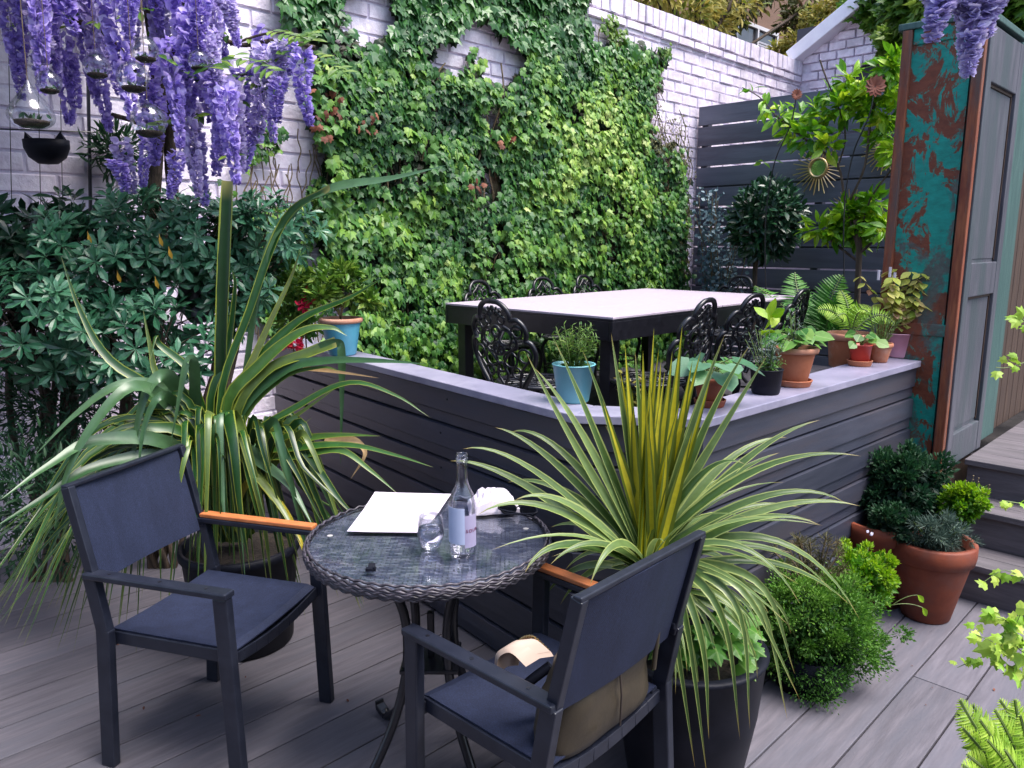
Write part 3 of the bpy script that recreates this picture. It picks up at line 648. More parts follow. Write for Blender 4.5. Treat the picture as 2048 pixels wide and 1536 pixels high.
# crumpled paper bag behind the bottle
def crumple():
    c = PZ(982, 1020, TZ); b = MB(); nx, ny = 18, 14; V = []; F = []
    for i in range(nx + 1):
        for j in range(ny + 1):
            a, q = i / nx, j / ny; x = (a - .5) * .155 * (1 - .15 * q); y = (q - .5) * .12
            e = (math.sin(math.pi * a) * math.sin(math.pi * q)) ** .45
            z = .052 * e * (1 + .5 * mnoise.noise((a * 4, q * 4, 2))) + .012 * abs(mnoise.noise((a * 7, q * 6, 5))) + .012 * a
            V.append((x + .006 * mnoise.noise((a * 9, q * 9, 1)), y + .01 * mnoise.noise((a * 5, q * 9, 8)), max(z, .002)))
    o2 = len(V); V += [(x, y, .0006) for x, y, z in V]; W = ny + 1
    for i in range(nx):
        for j in range(ny): a = i * W + j; F += [(a, a + 1, a + W + 1, a + W)]
    rim = [i * W for i in range(nx + 1)] + [nx * W + j for j in range(1, W)] + [i * W + ny for i in range(nx - 1, -1, -1)] + list(range(ny - 1, 0, -1))
    for i in range(len(rim)): a, q = rim[i], rim[(i + 1) % len(rim)]; F.append((a, q, o2 + q, o2 + a))
    F.append(tuple(o2 + k for k in rim)); b.add(V, F); o = b.build('paper_bag', M['paper'], smooth=False); o.location = (c[0], c[1] + .015, TZ + .001); o.rotation_euler.z = math.radians(12)
    tag(o, 'crumpled white paper bag behind the water bottle', 'paper bag')
crumple()
# folded black spectacles, small black clip
c = PZ(1035, 1034, TZ); t = thing('sunglasses', 'folded black glasses on the right edge of the wicker table', 'glasses', (c[0], c[1], TZ), math.radians(-15), world=False)
for x in (-.032, .032):
    b = MB(); a = np.linspace(0, 2 * math.pi, 17); b.tube(np.stack([x + .025 * np.cos(a), 0 * a + .01, .021 + .018 * np.sin(a)], -1), .0028, 6); fr = b.build('frame', M['black_plastic'], t, smooth=True)
    b = MB(); b.add(np.stack([x + .024 * np.cos(a[:-1]), 0 * a[:-1] + .01, .021 + .017 * np.sin(a[:-1])], -1), [tuple(range(16))]); b.build('lens', M['black_iron'], fr)
b = MB(); b.tube([(-.007, .01, .026), (0, .012, .029), (.007, .01, .026)], .002, 6); b.build('bridge', M['black_plastic'], t)
for sgn, dy in ((-1, -.002), (1, -.010)):
    b = MB(); b.tube(catmull([(sgn * .057, .01, .028), (sgn * .055, dy, .02), (-sgn * .02, dy - .004, .012), (-sgn * .055, dy - .006, .004)], 5), .0026, 6); b.build('temple', M['black_plastic'], t, smooth=True)
c = PZ(742, 1142, TZ); b = MB(); b.box((0, 0, .004), (.026, .012, .008)); b.box((.0, .011, .009), (.018, .016, .003), np.array(Matrix.Rotation(.5, 3, 'X'))); b.box((.008, 0, .010), (.006, .012, .004))
o = b.build('bulldog_clip', M['black_plastic'], bevel=.001); o.location = (c[0], c[1], TZ + .0004); tag(o, 'small black clip lying near the front of the table glass', 'clip')

# ------------------------------------------------------------------ dining table and cast iron chairs
DT = thing('dining_table', 'large dining table with a pale lavender top on black legs on the terrace', 'table', UV(4.2, 3.05, .4), world=True)
u0, u1, v0, v1 = 3.10, 5.24, 2.38, 3.69
ttop = mat('pale_table_top', (.40, .34, .41, 1), (.48, .42, .49, 1), 14, (1, 5, 1), rough=.42, bump=.2, bsc=50, c3=(.44, .38, .45, 1))
b = MB()
for i in range(2):
    for j in range(3): b.box((u0 + (u1 - u0) * (i + .5) / 2, v0 + (v1 - v0) * (j + .5) / 3, 1.147), ((u1 - u0) / 2 - .003, (v1 - v0) / 3 - .003, .012))
b.build('tabletop', ttop, DT, uvf=True, bevel=.002)
b = MB(); b.box(((u0 + u1) / 2, (v0 + v1) / 2, 1.135), (u1 - u0 - .002, v1 - v0 - .002, .014))
for vv in (v0 + .0125, v1 - .0125): b.box(((u0 + u1) / 2, vv, 1.08), (u1 - u0, .025, .10))
for uu in (u0 + .0135, u1 - .0135): b.box((uu, (v0 + v1) / 2, 1.0795), (.026, v1 - v0 - .052, .099))
b.build('apron', M['black_iron'], DT, uvf=True, bevel=.003)
for uu in (u0 + .09, u1 - .09):
    for vv in (v0 + .09, v1 - .09):
        b = MB(); b.box((uu, vv, .715), (.07, .07, .63)); b.box((uu, vv, .41), (.09, .09, .02)); b.build('leg', M['black_iron'], DT, uvf=True, bevel=.004)
def iron_chair():
    """x forward, seat at .43, scalloped cast back at x=-.2"""
    t = thing('cast_iron_chair', 'x', 'chair', world=False, group='black cast iron chairs round the dining table')
    W_ = .205
    def bp(y, z): return (-.19 - .10 * max(0, z - .43) / .45 - .035 * (1 - (y / .22) ** 2), y, z)
    out = [(0, .885)]
    half = [(.0, .885), (.045, .88), (.083, .855), (.102, .82), (.100, .79)], [(.100, .79), (.140, .795), (.172, .765), (.182, .725), (.170, .69)], [(.170, .69), (.200, .675), (.215, .63), (.205, .58), (.175, .52), (.135, .46), (.11, .42)]
    b = MB()
    for s_ in (-1, 1):
        for h in half: b.tube(catmull([bp(y * s_, z) for y, z in h], 5), .0135, 8)
    bk = b.build('backrest', M['black_iron'], t, smooth=True)
    b = MB()
    def ring(cy, cz, r, rt=.006, a0=0, a1=360, sx=1.): a = np.radians(np.linspace(a0, a1, 15)); b.tube([bp(cy + sx * r * math.cos(q), cz + r * math.sin(q)) for q in a], rt, 6)
    for s_ in (-1, 1):
        ring(s_ * .130, .735, .030); ring(s_ * .155, .61, .036); ring(s_ * .055, .70, .040); ring(s_ * .065, .585, .042); ring(s_ * .045, .79, .022); ring(s_ * .10, .66, .022); ring(s_ * .095, .515, .030)
        b.tube(catmull([bp(s_ * y, z) for y, z in ((.0, .44), (.035, .50), (.02, .56), (.075, .63), (.12, .67), (.10, .73), (.05, .76))], 5), .008, 6)
        b.tube(catmull([bp(s_ * y, z) for y, z in ((.0, .86), (.03, .83), (.07, .80))], 4), .007, 6)
        b.tube(catmull([bp(s_ * y, z) for y, z in ((.10, .44), (.12, .52), (.16, .57), (.19, .60))], 4), .007, 6)
    ring(0, .73, .028, .009); ring(0, .64, .034, .008); ring(0, .54, .025, .007)
    for k in range(6): a = math.radians(k * 60); b.tube([bp(0, .64), bp(.033 * math.cos(a), .64 + .033 * math.sin(a))], .008, 6)
    for k in range(7): a = math.radians(20 + k * 23.3); b.tube([bp(.02 * math.cos(a), .80 + .02 * math.sin(a)), bp(.075 * math.cos(a), .80 + .062 * math.sin(a))], .0055, 6)
    b.build('scrollwork', M['black_iron'], bk, smooth=True)
    b = MB(); b.lathe([(.205, .42), (.215, .43), (.205, .442), (.19, .436), (.19, .425), (.205, .42)], 36)
    for r_ in (.14, .09, .045): a = np.linspace(0, 2 * math.pi, 31); b.tube(np.stack([r_ * np.cos(a), r_ * np.sin(a), .432 + 0 * a], -1), .006, 6)
    for k in range(16): a = math.tau * k / 16; b.tube([(.02 * math.cos(a), .02 * math.sin(a), .432), (.2 * math.cos(a), .2 * math.sin(a), .432)], .006, 6)
    b.disc((0, 0, .427), .195, 28)
    b.build('seat', M['black_iron'], t, smooth=True)
    for k in range(4):
        a = math.radians(45 + 90 * k); c, s_ = math.cos(a), math.sin(a)
        b = MB(); b.tube(catmull([(c * r_, s_ * r_, z) for r_, z in ((.17, .425), (.215, .34), (.19, .2), (.20, .08), (.25, .012))], 5), [.014] * 21, 8); b.build('leg', M['black_iron'], t, smooth=True)
    b = MB(); a = np.linspace(0, 2 * math.pi, 25); b.tube(np.stack([.19 * np.cos(a), .19 * np.sin(a), .2 + 0 * a], -1), .008, 6); b.build('stretcher', M['black_iron'], t, smooth=True)
    return t
ch0 = iron_chair()
spots = [ # back u,v, facing angle in uv frame (deg), label
 (2.63, 2.70, 0, 'black iron chair at the near left end of the table, shown from behind'),
 (3.80, 4.06, -90, 'black cast iron chair whose arched top shows above the left corner of the pale tabletop'),
 (4.44, 4.06, -90, 'black iron chair, middle of the row on the ivy side of the table'),
 (5.00, 4.08, -90, 'black iron chair farthest along the ivy side, only its top showing'),
 (3.34, 2.07, 90, 'black cast iron chair on the pot side of the table, nearest the row of pots'),
 (3.86, 2.07, 90, 'middle black cast iron chair on the pot side of the dining table'),
 (4.42, 2.08, 90, 'black cast iron chair on the pot side standing in front of the fern'),
 (5.72, 3.15, 180, 'black cast iron chair at the far end of the table under the round bay tree')]
for i, (u, v, a, lb) in enumerate(spots):
    o = ch0 if i == 0 else copy_tree(ch0)
    a = math.radians(a); cu, cv = u + .25 * math.cos(a), v + .25 * math.sin(a)
    o.location = UV(cu, cv, .402); o.rotation_euler.z = a + math.pi / 4 + (0, .05, -.06, .04, .08, -.05, .1, .0)[i]; o['label'] = lb; o.scale = (1, 1, .955)

# ------------------------------------------------------------------ sunburst ornaments on the fence, flower ornaments on wires
def sunburst(px, py, R, label, spikes=30, m_='gold'):
    c = PU(px, py, 6.93); t = thing('sunburst', label, 'garden ornament', c, group='sunburst ornaments on the fence')
    u, v, z = touv(c); b = MB(); 
    for k in range(spikes):
        a = math.tau * k / spikes; L = R * (1 if k % 2 else .86); p0 = (u, v + R * .32 * math.cos(a), z + R * .32 * math.sin(a)); p1 = (u - .01, v + L * math.cos(a), z + L * math.sin(a))
        b.tube([p0, p1], [.008, .004], 5)
    b.build('rays', M[m_], t, uvf=True)
    b = MB(); a = np.linspace(0, math.tau, 25); b.tube(np.stack([0 * a + u - .01, v + R * .34 * np.cos(a), z + R * .34 * np.sin(a)], -1), .013, 8); b.build('ring', M[m_], t, uvf=True, smooth=True)
    b = MB(); b.add(np.stack([0 * a[:-1] + u - .005, v + R * .33 * np.cos(a[:-1]), z + R * .33 * np.sin(a[:-1])], -1), [tuple(range(24))]); b.build('mirror', mat('mirror', (.6, .65, .55, 1), None, rough=.08, metal=1), t, uvf=True)
sunburst(1637, 336, .235, 'brass sunburst mirror hanging on the grey fence above the bay tree')
sunburst(1772, 300, .20, 'brass sunburst half hidden behind the turquoise cupboard')
sunburst(1700, 420, .18, 'dull bronze sunburst low on the fence among bright leaves')
for px, py, r_, lb in ((1750, 172, .075, 'rust coloured metal flower on a tall wire stem above the bright leaves'), (1593, 189, .042, 'small dried tan flower head on a thin wire against the fence top')):
    c = PU(px, py, 5.7); t = thing('metal_flower', lb, 'garden ornament', PU(px - 60, 640, 5.7)); b = MB()
    b.inst(OVAL, np.repeat(c[None], 12, 0), np.stack([np.cos(np.arange(12) * .53), -.3 + 0 * np.arange(12), np.sin(np.arange(12) * .53)], -1), np.repeat([[0, -1, .2]], 12, 0), r_, RNG.random(12), 1.6)
    b.build('petals', M['dark_terracotta'], t)
    b = MB(); b.tube(catmull([c, PU(px - 12, py + 60, 5.7), PU(px - 45, py + 140, 5.7), PU(px - 62, py + 260, 5.7), PU(px - 60, 640, 5.7)], 6), .005, 6); b.build('wire', M['black_iron'], t)

# ------------------------------------------------------------------ wall trellis wires, cat planter, grey mask, hanging globes
t = thing('wire_trellis', 'thin dark climbing wires across the shaded left end of the wall', 'trellis', PV(120, 300, 4.34)); b = MB()
for px, r_ in ((18, .002), (76, .002), (120, .002), (176, .009), (212, .002)): b.tube([PV(px - 4, -60, 4.34), PV(px + 10, 640, 4.34)], r_, 5)
b.build('upright_wires', M['black_iron'], t); b = MB(); b.tube([PV(-60, 256, 4.335), PV(300, 268, 4.335)], .0035, 5); b.tube([PV(-60, 470, 4.335), PV(300, 474, 4.335)], .003, 5); b.build('cross_wires', M['black_iron'], t)
c = PV(93, 290, 4.15); t = thing('cat_planter', 'black cat-eared half-round planter hanging on the shaded wall', 'planter', c)
b = MB(); b.lathe([(0, -.088), (.045, -.084), (.082, -.056), (.100, -.015), (.102, .022), (.094, .022), (.088, -.015), (0, -.015)], 28, c, sq=(1, .75)); b.build('bowl', M['black_plastic'], t, smooth=True)
for s_ in (-1, 1): b = MB(); b.add([c + np.array(p) for p in ((s_ * .095, -.015, .015), (s_ * .055, -.03, .021), (s_ * .082, -.022, .058), (s_ * .095, .015, .015), (s_ * .055, .015, .021))], [(0, 1, 2), (3, 2, 4), (0, 2, 3), (1, 4, 2), (0, 3, 4, 1)]); b.build('ear', M['black_plastic'], t)
c = PY(400, 590, 3.62); b = MB(); n, m_ = 26, 20; V = []; F = []
for i in range(m_ + 1):
    for j in range(n):
        ph = math.pi * i / m_; a = math.tau * j / n; p = Vector((math.sin(ph) * math.cos(a), math.sin(ph) * math.sin(a), math.cos(ph)))
        r_ = 1 + .22 * mnoise.noise(p * 2.2) + .12 * mnoise.noise(p * 6); V.append((p.x * .10 * r_, p.y * .07 * r_, p.z * .13 * r_))
for i in range(m_):
    for j in range(n): F.append((i * n + j, i * n + (j + 1) % n, (i + 1) * n + (j + 1) % n, (i + 1) * n + j))
b.add(V, F)
for x, z, r_ in ((-.04, .03, .022), (.04, .03, .022), (0, -.01, .028), (-.05, -.05, .03), (.05, -.05, .03), (0, -.075, .025)): b.lathe([(0, -r_), (r_ * .7, -r_ * .7), (r_, 0), (r_ * .7, r_ * .7), (0, r_)], 12, (x, -.075, z))
o = b.build('stone_mask', mat('grey_stone', (.16, .15, .20, 1), (.26, .25, .32, 1), 12, rough=.8, bump=.6), smooth=True); o.location = c; tag(o, 'grey carved stone face half hidden by the glossy shrub', 'sculpture')
def globe(px, py, rp, y, label, tear=False):
    c = PY(px, py, y); k = rp / F_PX * (y * CP + .1); t = thing('glass_terrarium', label, 'terrarium', c, group='glass globes hanging among the wisteria')
    if tear: pr = [(0, -.62), (.5, -.62), (.85, -.45), (1, -.15), (.95, .15), (.75, .5), (.5, .8), (.28, 1.1), (.12, 1.35), (.05, 1.5), (0, 1.5)]
    else: pr = [(0, -.92), (.35, -.92), (.7, -.7), (.95, -.3), (1, 0), (.95, .3), (.7, .7), (.35, .93), (.14, 1.02), (.08, 1.2), (0, 1.22)]
    P = catmull([(r_ * k, 0, z * k) for r_, z in pr], 4)[:, [0, 2]]; P[:, 0] = np.maximum(P[:, 0], 0)
    b = MB(); b.lathe(P, 32, c); b.build('globe', M['glassthin'], t, smooth=True)
    b = MB(); z0 = -.6 if tear else -.88; b.lathe([(0, z0 * k), (.45 * k, z0 * k), (.72 * k, (z0 + .16) * k), (.74 * k, (z0 + .3) * k), (0, (z0 + .42) * k)], 20, c); sl = b.build('soil', M['soil'], t, smooth=True)
    b = MB(); b.inst(OVAL, c + np.array((0, 0, (z0 + .35) * k)) + RNG.normal(size=(14, 3)) * .25 * k * np.array((1, 1, .1)), rdir(14) + np.array((0, 0, 1)), rdir(14), .35 * k, RNG.random(14)); b.build('succulent', LEAF['dark'], t)
    top = 1.5 if tear else 1.2; b = MB(); b.tube([c + np.array((0, 0, top * k)), c + np.array((.01, 0, .55))], .0012, 5); b.build('string', M['stem'], t)
# ------------------------------------------------------------------ leaf materials
def C(*a): return tuple(a) + (1,)
LEAF = dict(
 dark=leafm('dark_leaf', [C(.012, .045, .022), C(.022, .08, .035), C(.04, .12, .05)], rough=.32, trans=.2),
 ivy=leafm('ivy_leaf', [C(.008, .060, .018), C(.036, .14, .024), C(.105, .25, .030), C(.24, .41, .055), C(.48, .58, .18)], rough=.5, trans=.3, vein=C(.07, .18, .04)),
 ivyshade=leafm('gap_shade_ivy_leaf', [C(.005, .018, .007), C(.010, .035, .010), C(.03, .028, .012)], rough=.6, trans=.15),  # near-black leaf colour paints the shade in the gaps of the ivy
 ivyup=leafm('upper_ivy_leaf', [C(.025, .10, .026), C(.065, .19, .042), C(.14, .30, .06)], rough=.35, trans=.3, vein=C(.06, .15, .07)),
 olive=leafm('olive_leaf', [C(.03, .038, .008), C(.07, .085, .015), C(.14, .15, .035), C(.11, .06, .03)], rough=.55, trans=.3),
 brown=leafm('dead_leaf', [C(.05, .012, .006), C(.13, .035, .015), C(.26, .09, .045)], rough=.7, trans=.2),
 pitto=leafm('glossy_leaf', [C(.010, .062, .030), C(.028, .12, .055), C(.07, .21, .11), C(.12, .27, .17)], rough=.33, trans=.15, vein=C(.05, .13, .07)),
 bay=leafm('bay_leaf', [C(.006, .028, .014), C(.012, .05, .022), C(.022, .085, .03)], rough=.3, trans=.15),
 euc=leafm('eucalyptus_leaf', [C(.06, .11, .14), C(.10, .17, .20), C(.16, .24, .27)], rough=.55, trans=.2),
 bright=leafm('bright_leaf', [C(.05, .19, .005), C(.14, .34, .008), C(.30, .50, .015), C(.46, .56, .03)], rough=.4, trans=.4),
 fern=leafm('fern_leaf', [C(.02, .10, .012), C(.05, .20, .02), C(.12, .30, .03)], rough=.5, trans=.35),
 fernl=leafm('pale_fern_leaf', [C(.12, .30, .015), C(.26, .46, .03), C(.50, .62, .10)], rough=.5, trans=.35),
 herb=leafm('herb_leaf', [C(.022, .095, .006), C(.065, .19, .014), C(.16, .33, .04)], rough=.6, trans=.3),
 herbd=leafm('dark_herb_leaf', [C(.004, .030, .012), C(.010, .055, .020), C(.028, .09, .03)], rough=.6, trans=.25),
 lime=leafm('lime_leaf', [C(.06, .20, .005), C(.17, .36, .008), C(.32, .48, .015)], rough=.5, trans=.4),
 grey=leafm('grey_green_leaf', [C(.025, .055, .038), C(.055, .10, .075), C(.11, .17, .13)], rough=.6, trans=.2),
 straw=leafm('straw_sprig', [C(.05, .05, .018), C(.10, .10, .035), C(.14, .11, .05)], rough=.7, trans=.2),
 coleus=leafm('yellow_pink_leaf', [C(.22, .33, .03), C(.45, .50, .08), C(.60, .55, .15), C(.68, .36, .26)], rough=.5, trans=.35),
 azalea=leafm('light_green_leaf', [C(.03, .10, .01), C(.09, .20, .02), C(.23, .34, .05)], rough=.45, trans=.35),
 gold=leafm('golden_leaf', [C(.15, .15, .015), C(.30, .28, .04), C(.42, .34, .07), C(.16, .22, .02)], rough=.6, trans=.35),
 red=leafm('red_petal', [C(.6, .01, .05), C(.8, .02, .12), C(.7, .10, .06)], rough=.5, trans=.3),
 primrose=leafm('heart_leaf', [C(.03, .13, .015), C(.08, .23, .025), C(.19, .34, .06)], rough=.45, trans=.35, vein=C(.2, .34, .09)),
 pale=leafm('pale_big_leaf', [C(.06, .18, .08), C(.15, .30, .18), C(.09, .27, .02)], rough=.4, trans=.35),
 wist=leafm('wisteria_petal', [C(.27, .19, .55), C(.46, .36, .82), C(.64, .53, .93), C(.86, .80, .97)], rough=.6, trans=.45),
 wistp=leafm('pale_wisteria_petal', [C(.52, .46, .76), C(.68, .62, .88), C(.84, .79, .94)], rough=.6, trans=.3),
 wistm=leafm('faded_wisteria_petal', [C(.38, .30, .55), C(.55, .47, .78), C(.72, .65, .90), C(.82, .76, .90)], rough=.6, trans=.45),
 cordy=leafm('cordyline_leaf', [C(.055, .115, .022), C(.10, .165, .05), C(.16, .24, .075)], margin=C(.33, .40, .12), mstart=.76, rough=.36, trans=.3, tip=C(.32, .22, .06), tipstart=.90),
 cordyy=leafm('yellow_cordyline_leaf', [C(.30, .27, .012), C(.52, .46, .015), C(.68, .60, .05)], margin=C(.13, .17, .02), mstart=.45, rough=.36, trans=.35),
 phorm=leafm('flax_leaf', [C(.005, .028, .006), C(.014, .065, .010), C(.035, .115, .016), C(.10, .13, .03)], margin=C(.20, .24, .03), mstart=.87, rough=.38, trans=.12, spec=.6, tip=C(.2, .2, .06), tipstart=.95),
 phormsheen=leafm('sheen_flax_leaf', [C(.025, .08, .025), C(.075, .15, .065)], margin=C(.14, .21, .06), mstart=.88, rough=.36, trans=.12, spec=.6),  # paler copy of the flax colour, paints sky sheen on the blades
 dry=leafm('dry_leaf', [C(.30, .19, .08), C(.45, .31, .16)], rough=.7, trans=.2),
)
def scat(name, m, parent, pos, d, n, s, t=OVAL, rnd=None, wid=None, mb=None):
    b = mb or MB(); b.inst(t, pos, d, n, s, RNG.random(len(pos)) if rnd is None else rnd, wid)
    return b.build(name, LEAF[m], parent) if mb is None else b

# ------------------------------------------------------------------ ivy on the wall
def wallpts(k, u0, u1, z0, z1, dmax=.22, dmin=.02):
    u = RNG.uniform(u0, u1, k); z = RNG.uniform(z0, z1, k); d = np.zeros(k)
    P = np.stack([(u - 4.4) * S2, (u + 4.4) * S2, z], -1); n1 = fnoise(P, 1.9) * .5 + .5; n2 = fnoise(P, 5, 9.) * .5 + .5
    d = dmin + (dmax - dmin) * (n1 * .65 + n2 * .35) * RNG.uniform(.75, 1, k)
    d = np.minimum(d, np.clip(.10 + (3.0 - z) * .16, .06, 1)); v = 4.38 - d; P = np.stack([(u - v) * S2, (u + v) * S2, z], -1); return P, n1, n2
WN = np.array([S2, -S2, 0.])    # wall normal (towards camera side)
WU = np.array([S2, S2, 0.])
main = [(556, -80), (575, 20), (648, 90), (620, 190), (628, 330), (645, 420), (640, 560), (700, 600), (700, 730), (860, 760), (1000, 860), (1400, 860), (1368, 590), (1372, 420), (1362, 300), (1300, 270), (1308, 190), (1332, 105), (1262, 92), (1218, 40), (1180, -80)]
holes = [(742, 22, 48, 62), (960, 62, 46, 30), (903, 108, 40, 34), (1006, 120, 42, 46), (1192, -5, 26, 40), (1215, 50, 30, 40), (620, 330, 34, 60), (612, 425, 30, 36), (730, 60, 26, 30), (985, 236, 14, 20), (985, 360, 18, 30)]
thin = [(992, 238, 22, 42), (972, 372, 34, 50), (900, 240, 10, 18), (690, 560, 30, 50), (640, 600, 40, 50), (1000, 480, 26, 60), (660, 230, 26, 50), (1330, 250, 30, 70)]
def inell(px, E, f=1.): 
    r = np.zeros(len(px), bool)
    for x, y, a, b in E: r |= ((px[:, 0] - x) / a) ** 2 + ((px[:, 1] - y) / b) ** 2 < f * (1 + .35 * np.sin(px[:, 0] * .21 + px[:, 1] * .13))
    return r
def leafdirs(k, tilt=.55, spread=.5):
    d = np.array([0, 0, -1.]) + WN * .35 + WU * RNG.normal(0, .55, k)[:, None] + RNG.normal(0, .3, (k, 3))
    n = WN * 1. + np.array([0, 0, tilt]) + RNG.normal(0, spread, (k, 3)); return nrm(d), nrm(n)
iv = thing('climbing_ivy', 'dense mass of variegated ivy covering the middle of the white wall', 'ivy', UV(4.4, 4.35, .42))
P, n1, n2 = wallpts(27000, 2.4, 7.2, .42, 3.95, .36)
px = proj(P); jit = px + RNG.normal(0, 7, px.shape); ok = inpoly(jit, main) & ~inell(px, holes, 1.35) & ~(inell(jit, thin) & (RNG.random(len(P)) < .8)) & ~((fnoise(P, 4.2, 77.) < -.33) & (RNG.random(len(P)) < .75))
P, n1, n2, px = P[ok], n1[ok], n2[ok], px[ok]; k = len(P); d, n = leafdirs(k)
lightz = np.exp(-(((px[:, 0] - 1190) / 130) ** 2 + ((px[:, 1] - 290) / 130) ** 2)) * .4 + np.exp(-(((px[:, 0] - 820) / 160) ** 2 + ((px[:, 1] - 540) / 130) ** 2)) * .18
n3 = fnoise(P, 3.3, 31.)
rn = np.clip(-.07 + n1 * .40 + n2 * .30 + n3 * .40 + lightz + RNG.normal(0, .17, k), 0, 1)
up = px[:, 1] < 95 + 40 * n3
s = RNG.uniform(.034, .088, k) * (1 + .25 * n3) * (1 - .12 * (P[:, 0] > .8))
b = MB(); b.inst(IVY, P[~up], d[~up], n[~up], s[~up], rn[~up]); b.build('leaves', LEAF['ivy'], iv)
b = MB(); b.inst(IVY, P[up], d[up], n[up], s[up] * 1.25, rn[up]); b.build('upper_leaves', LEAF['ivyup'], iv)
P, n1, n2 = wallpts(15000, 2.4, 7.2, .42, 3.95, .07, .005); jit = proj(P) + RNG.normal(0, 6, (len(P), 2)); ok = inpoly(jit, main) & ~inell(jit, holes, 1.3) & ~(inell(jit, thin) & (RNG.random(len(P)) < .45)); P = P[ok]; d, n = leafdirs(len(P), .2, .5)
b = MB(); b.inst(IVY, P, d, n, .085, RNG.random(len(P))); b.build('inner_shade_leaves', LEAF['ivyshade'], iv)  # dark layer close to the wall stands in for shade between leaves
b = MB()
for i in range(170):
    px0 = random.uniform(560, 1370); py0 = random.uniform(120, 700); L = random.uniform(60, 240); x = px0; pts = []
    for q in range(6): pts.append(PV(x, py0 + L * q / 5, 4.34 - random.uniform(0, .05))); x += random.uniform(-14, 14)
    if inpoly(np.array([[px0, py0], [x, py0 + L]]), main).all(): b.tube(catmull(pts, 3), random.uniform(.003, .008), 5)
for i in range(14): b.tube(catmull([PV(x0 + random.uniform(-12, 12), y0, 4.36) for x0, y0 in ((995 - i, 330), (990 + i, 420), (985, 520), (990 + i * 2, 640), (985, 760))], 4), .008, 6)
b.build('stems', M['stem'], iv, smooth=True)
P, _, _ = wallpts(2600, 2.4, 5, 1.2, 3.6, .34, .24); px = proj(P); ok = inell(px + RNG.normal(0, 8, px.shape), [(655, 235, 26, 46), (735, 250, 20, 14), (1010, 275, 12, 12), (960, 360, 12, 12), (905, 200, 10, 12)]); 
P2 = np.repeat(P[ok], 2, 0); P2 = P2 + RNG.normal(0, .02, P2.shape); d, n = leafdirs(len(P2)); b = MB(); b.inst(IVY, P2, d, n, .05, RNG.random(len(P2))); b.build('dead_leaves', LEAF['brown'], iv)
# sparse ivy at the left, olive climber at the right, wisps on the bricks
def wallplant(name, label, poly, cnt, m, size, u0, u1, z0=.42, z1=3.4, dmax=.2, t=IVY, fuzz=12, clump=0., stems=30, rb=.4):
    o = thing(name, label, 'climber', PV(*np.mean(poly, 0), 4.35)); P, n1, n2 = wallpts(cnt, u0, u1, z0, z1, dmax); px = proj(P)
    ok = inpoly(px + RNG.normal(0, fuzz, px.shape), poly) & (fnoise(P, 2.6, 4.) > clump); P = P[ok]; n1 = n1[ok]; d, n = leafdirs(len(P))
    b = MB(); b.inst(t, P, d, n, RNG.uniform(.7, 1.2, len(P)) * size, np.clip(rb + (n1 - .5) * .8 + RNG.normal(0, .22, len(P)), 0, 1)); b.build('leaves', LEAF[m], o)
    b = MB(); xs = [p[0] for p in poly]; ys = [p[1] for p in poly]
    for i in range(stems):
        x, y = random.uniform(min(xs), max(xs)), random.uniform(min(ys), max(ys)); pts = []
        if not inpoly(np.array([[x, y]]), poly)[0]: continue
        for q in range(5): pts.append(PV(x, y + q * 22, 4.33)); x += random.uniform(-10, 10)
        b.tube(catmull(pts, 3), .004, 5)
    b.build('stems', M['stem'], o); return o
wallplant('thin_ivy', 'thin straggling ivy with bare stems on the wall under the wisteria', [(470, 300), (560, 230), (650, 240), (650, 640), (560, 700), (480, 560)], 5200, 'ivy', .058, 1.9, 3.5, .6, 3.0, .14, clump=-.16, stems=90, rb=.3)
wallplant('olive_climber', 'brownish olive climber at the right end of the ivy beside the grey fence', [(1290, 300), (1330, 280), (1372, 320), (1375, 430), (1362, 600), (1280, 600), (1270, 420)], 16000, 'olive', .036, 5.4, 7.1, .42, 3.0, .26, OVAL, stems=60)
wallplant('ivy_wisp', 'thin yellowing ivy shoots reaching over the bare bricks at the top right of the ivy', [(1195, 55), (1225, 30), (1240, 60), (1290, 110), (1345, 90), (1330, 120), (1270, 150), (1240, 120)], 8000, 'azalea', .05, 4.5, 6.6, 2.2, 3.7, .08, fuzz=5, clump=-.1, stems=40)
wallplant('dried_climber', 'dry grey brown stems with withered heads on bricks left of the fence', [(1290, 180), (1318, 150), (1330, 240), (1362, 200), (1380, 300), (1375, 560), (1372, 300), (1300, 290)], 5000, 'straw', .03, 5.4, 7.1, 1.4, 3.0, .1, OVAL, fuzz=5, stems=120)
# floor-level ivy seen under the table
fv = thing('floor_ivy', 'low ivy filling the foot of the wall behind the table legs', 'ivy', UV(4.5, 4.2, .42)); k = 2600
P = np.stack([RNG.uniform(2.3, 6.9, k), 4.36 - RNG.random(k) ** 1.5 * .35, .42 + RNG.random(k) ** 1.3 * .5], -1); P = np.stack([(P[:, 0] - P[:, 1]) * S2, (P[:, 0] + P[:, 1]) * S2, P[:, 2]], -1); d, n = leafdirs(k)
b = MB(); b.inst(IVY, P, d, n, .06, np.clip(RNG.normal(.4, .2, k), 0, 1)); b.build('leaves', LEAF['ivy'], fv)

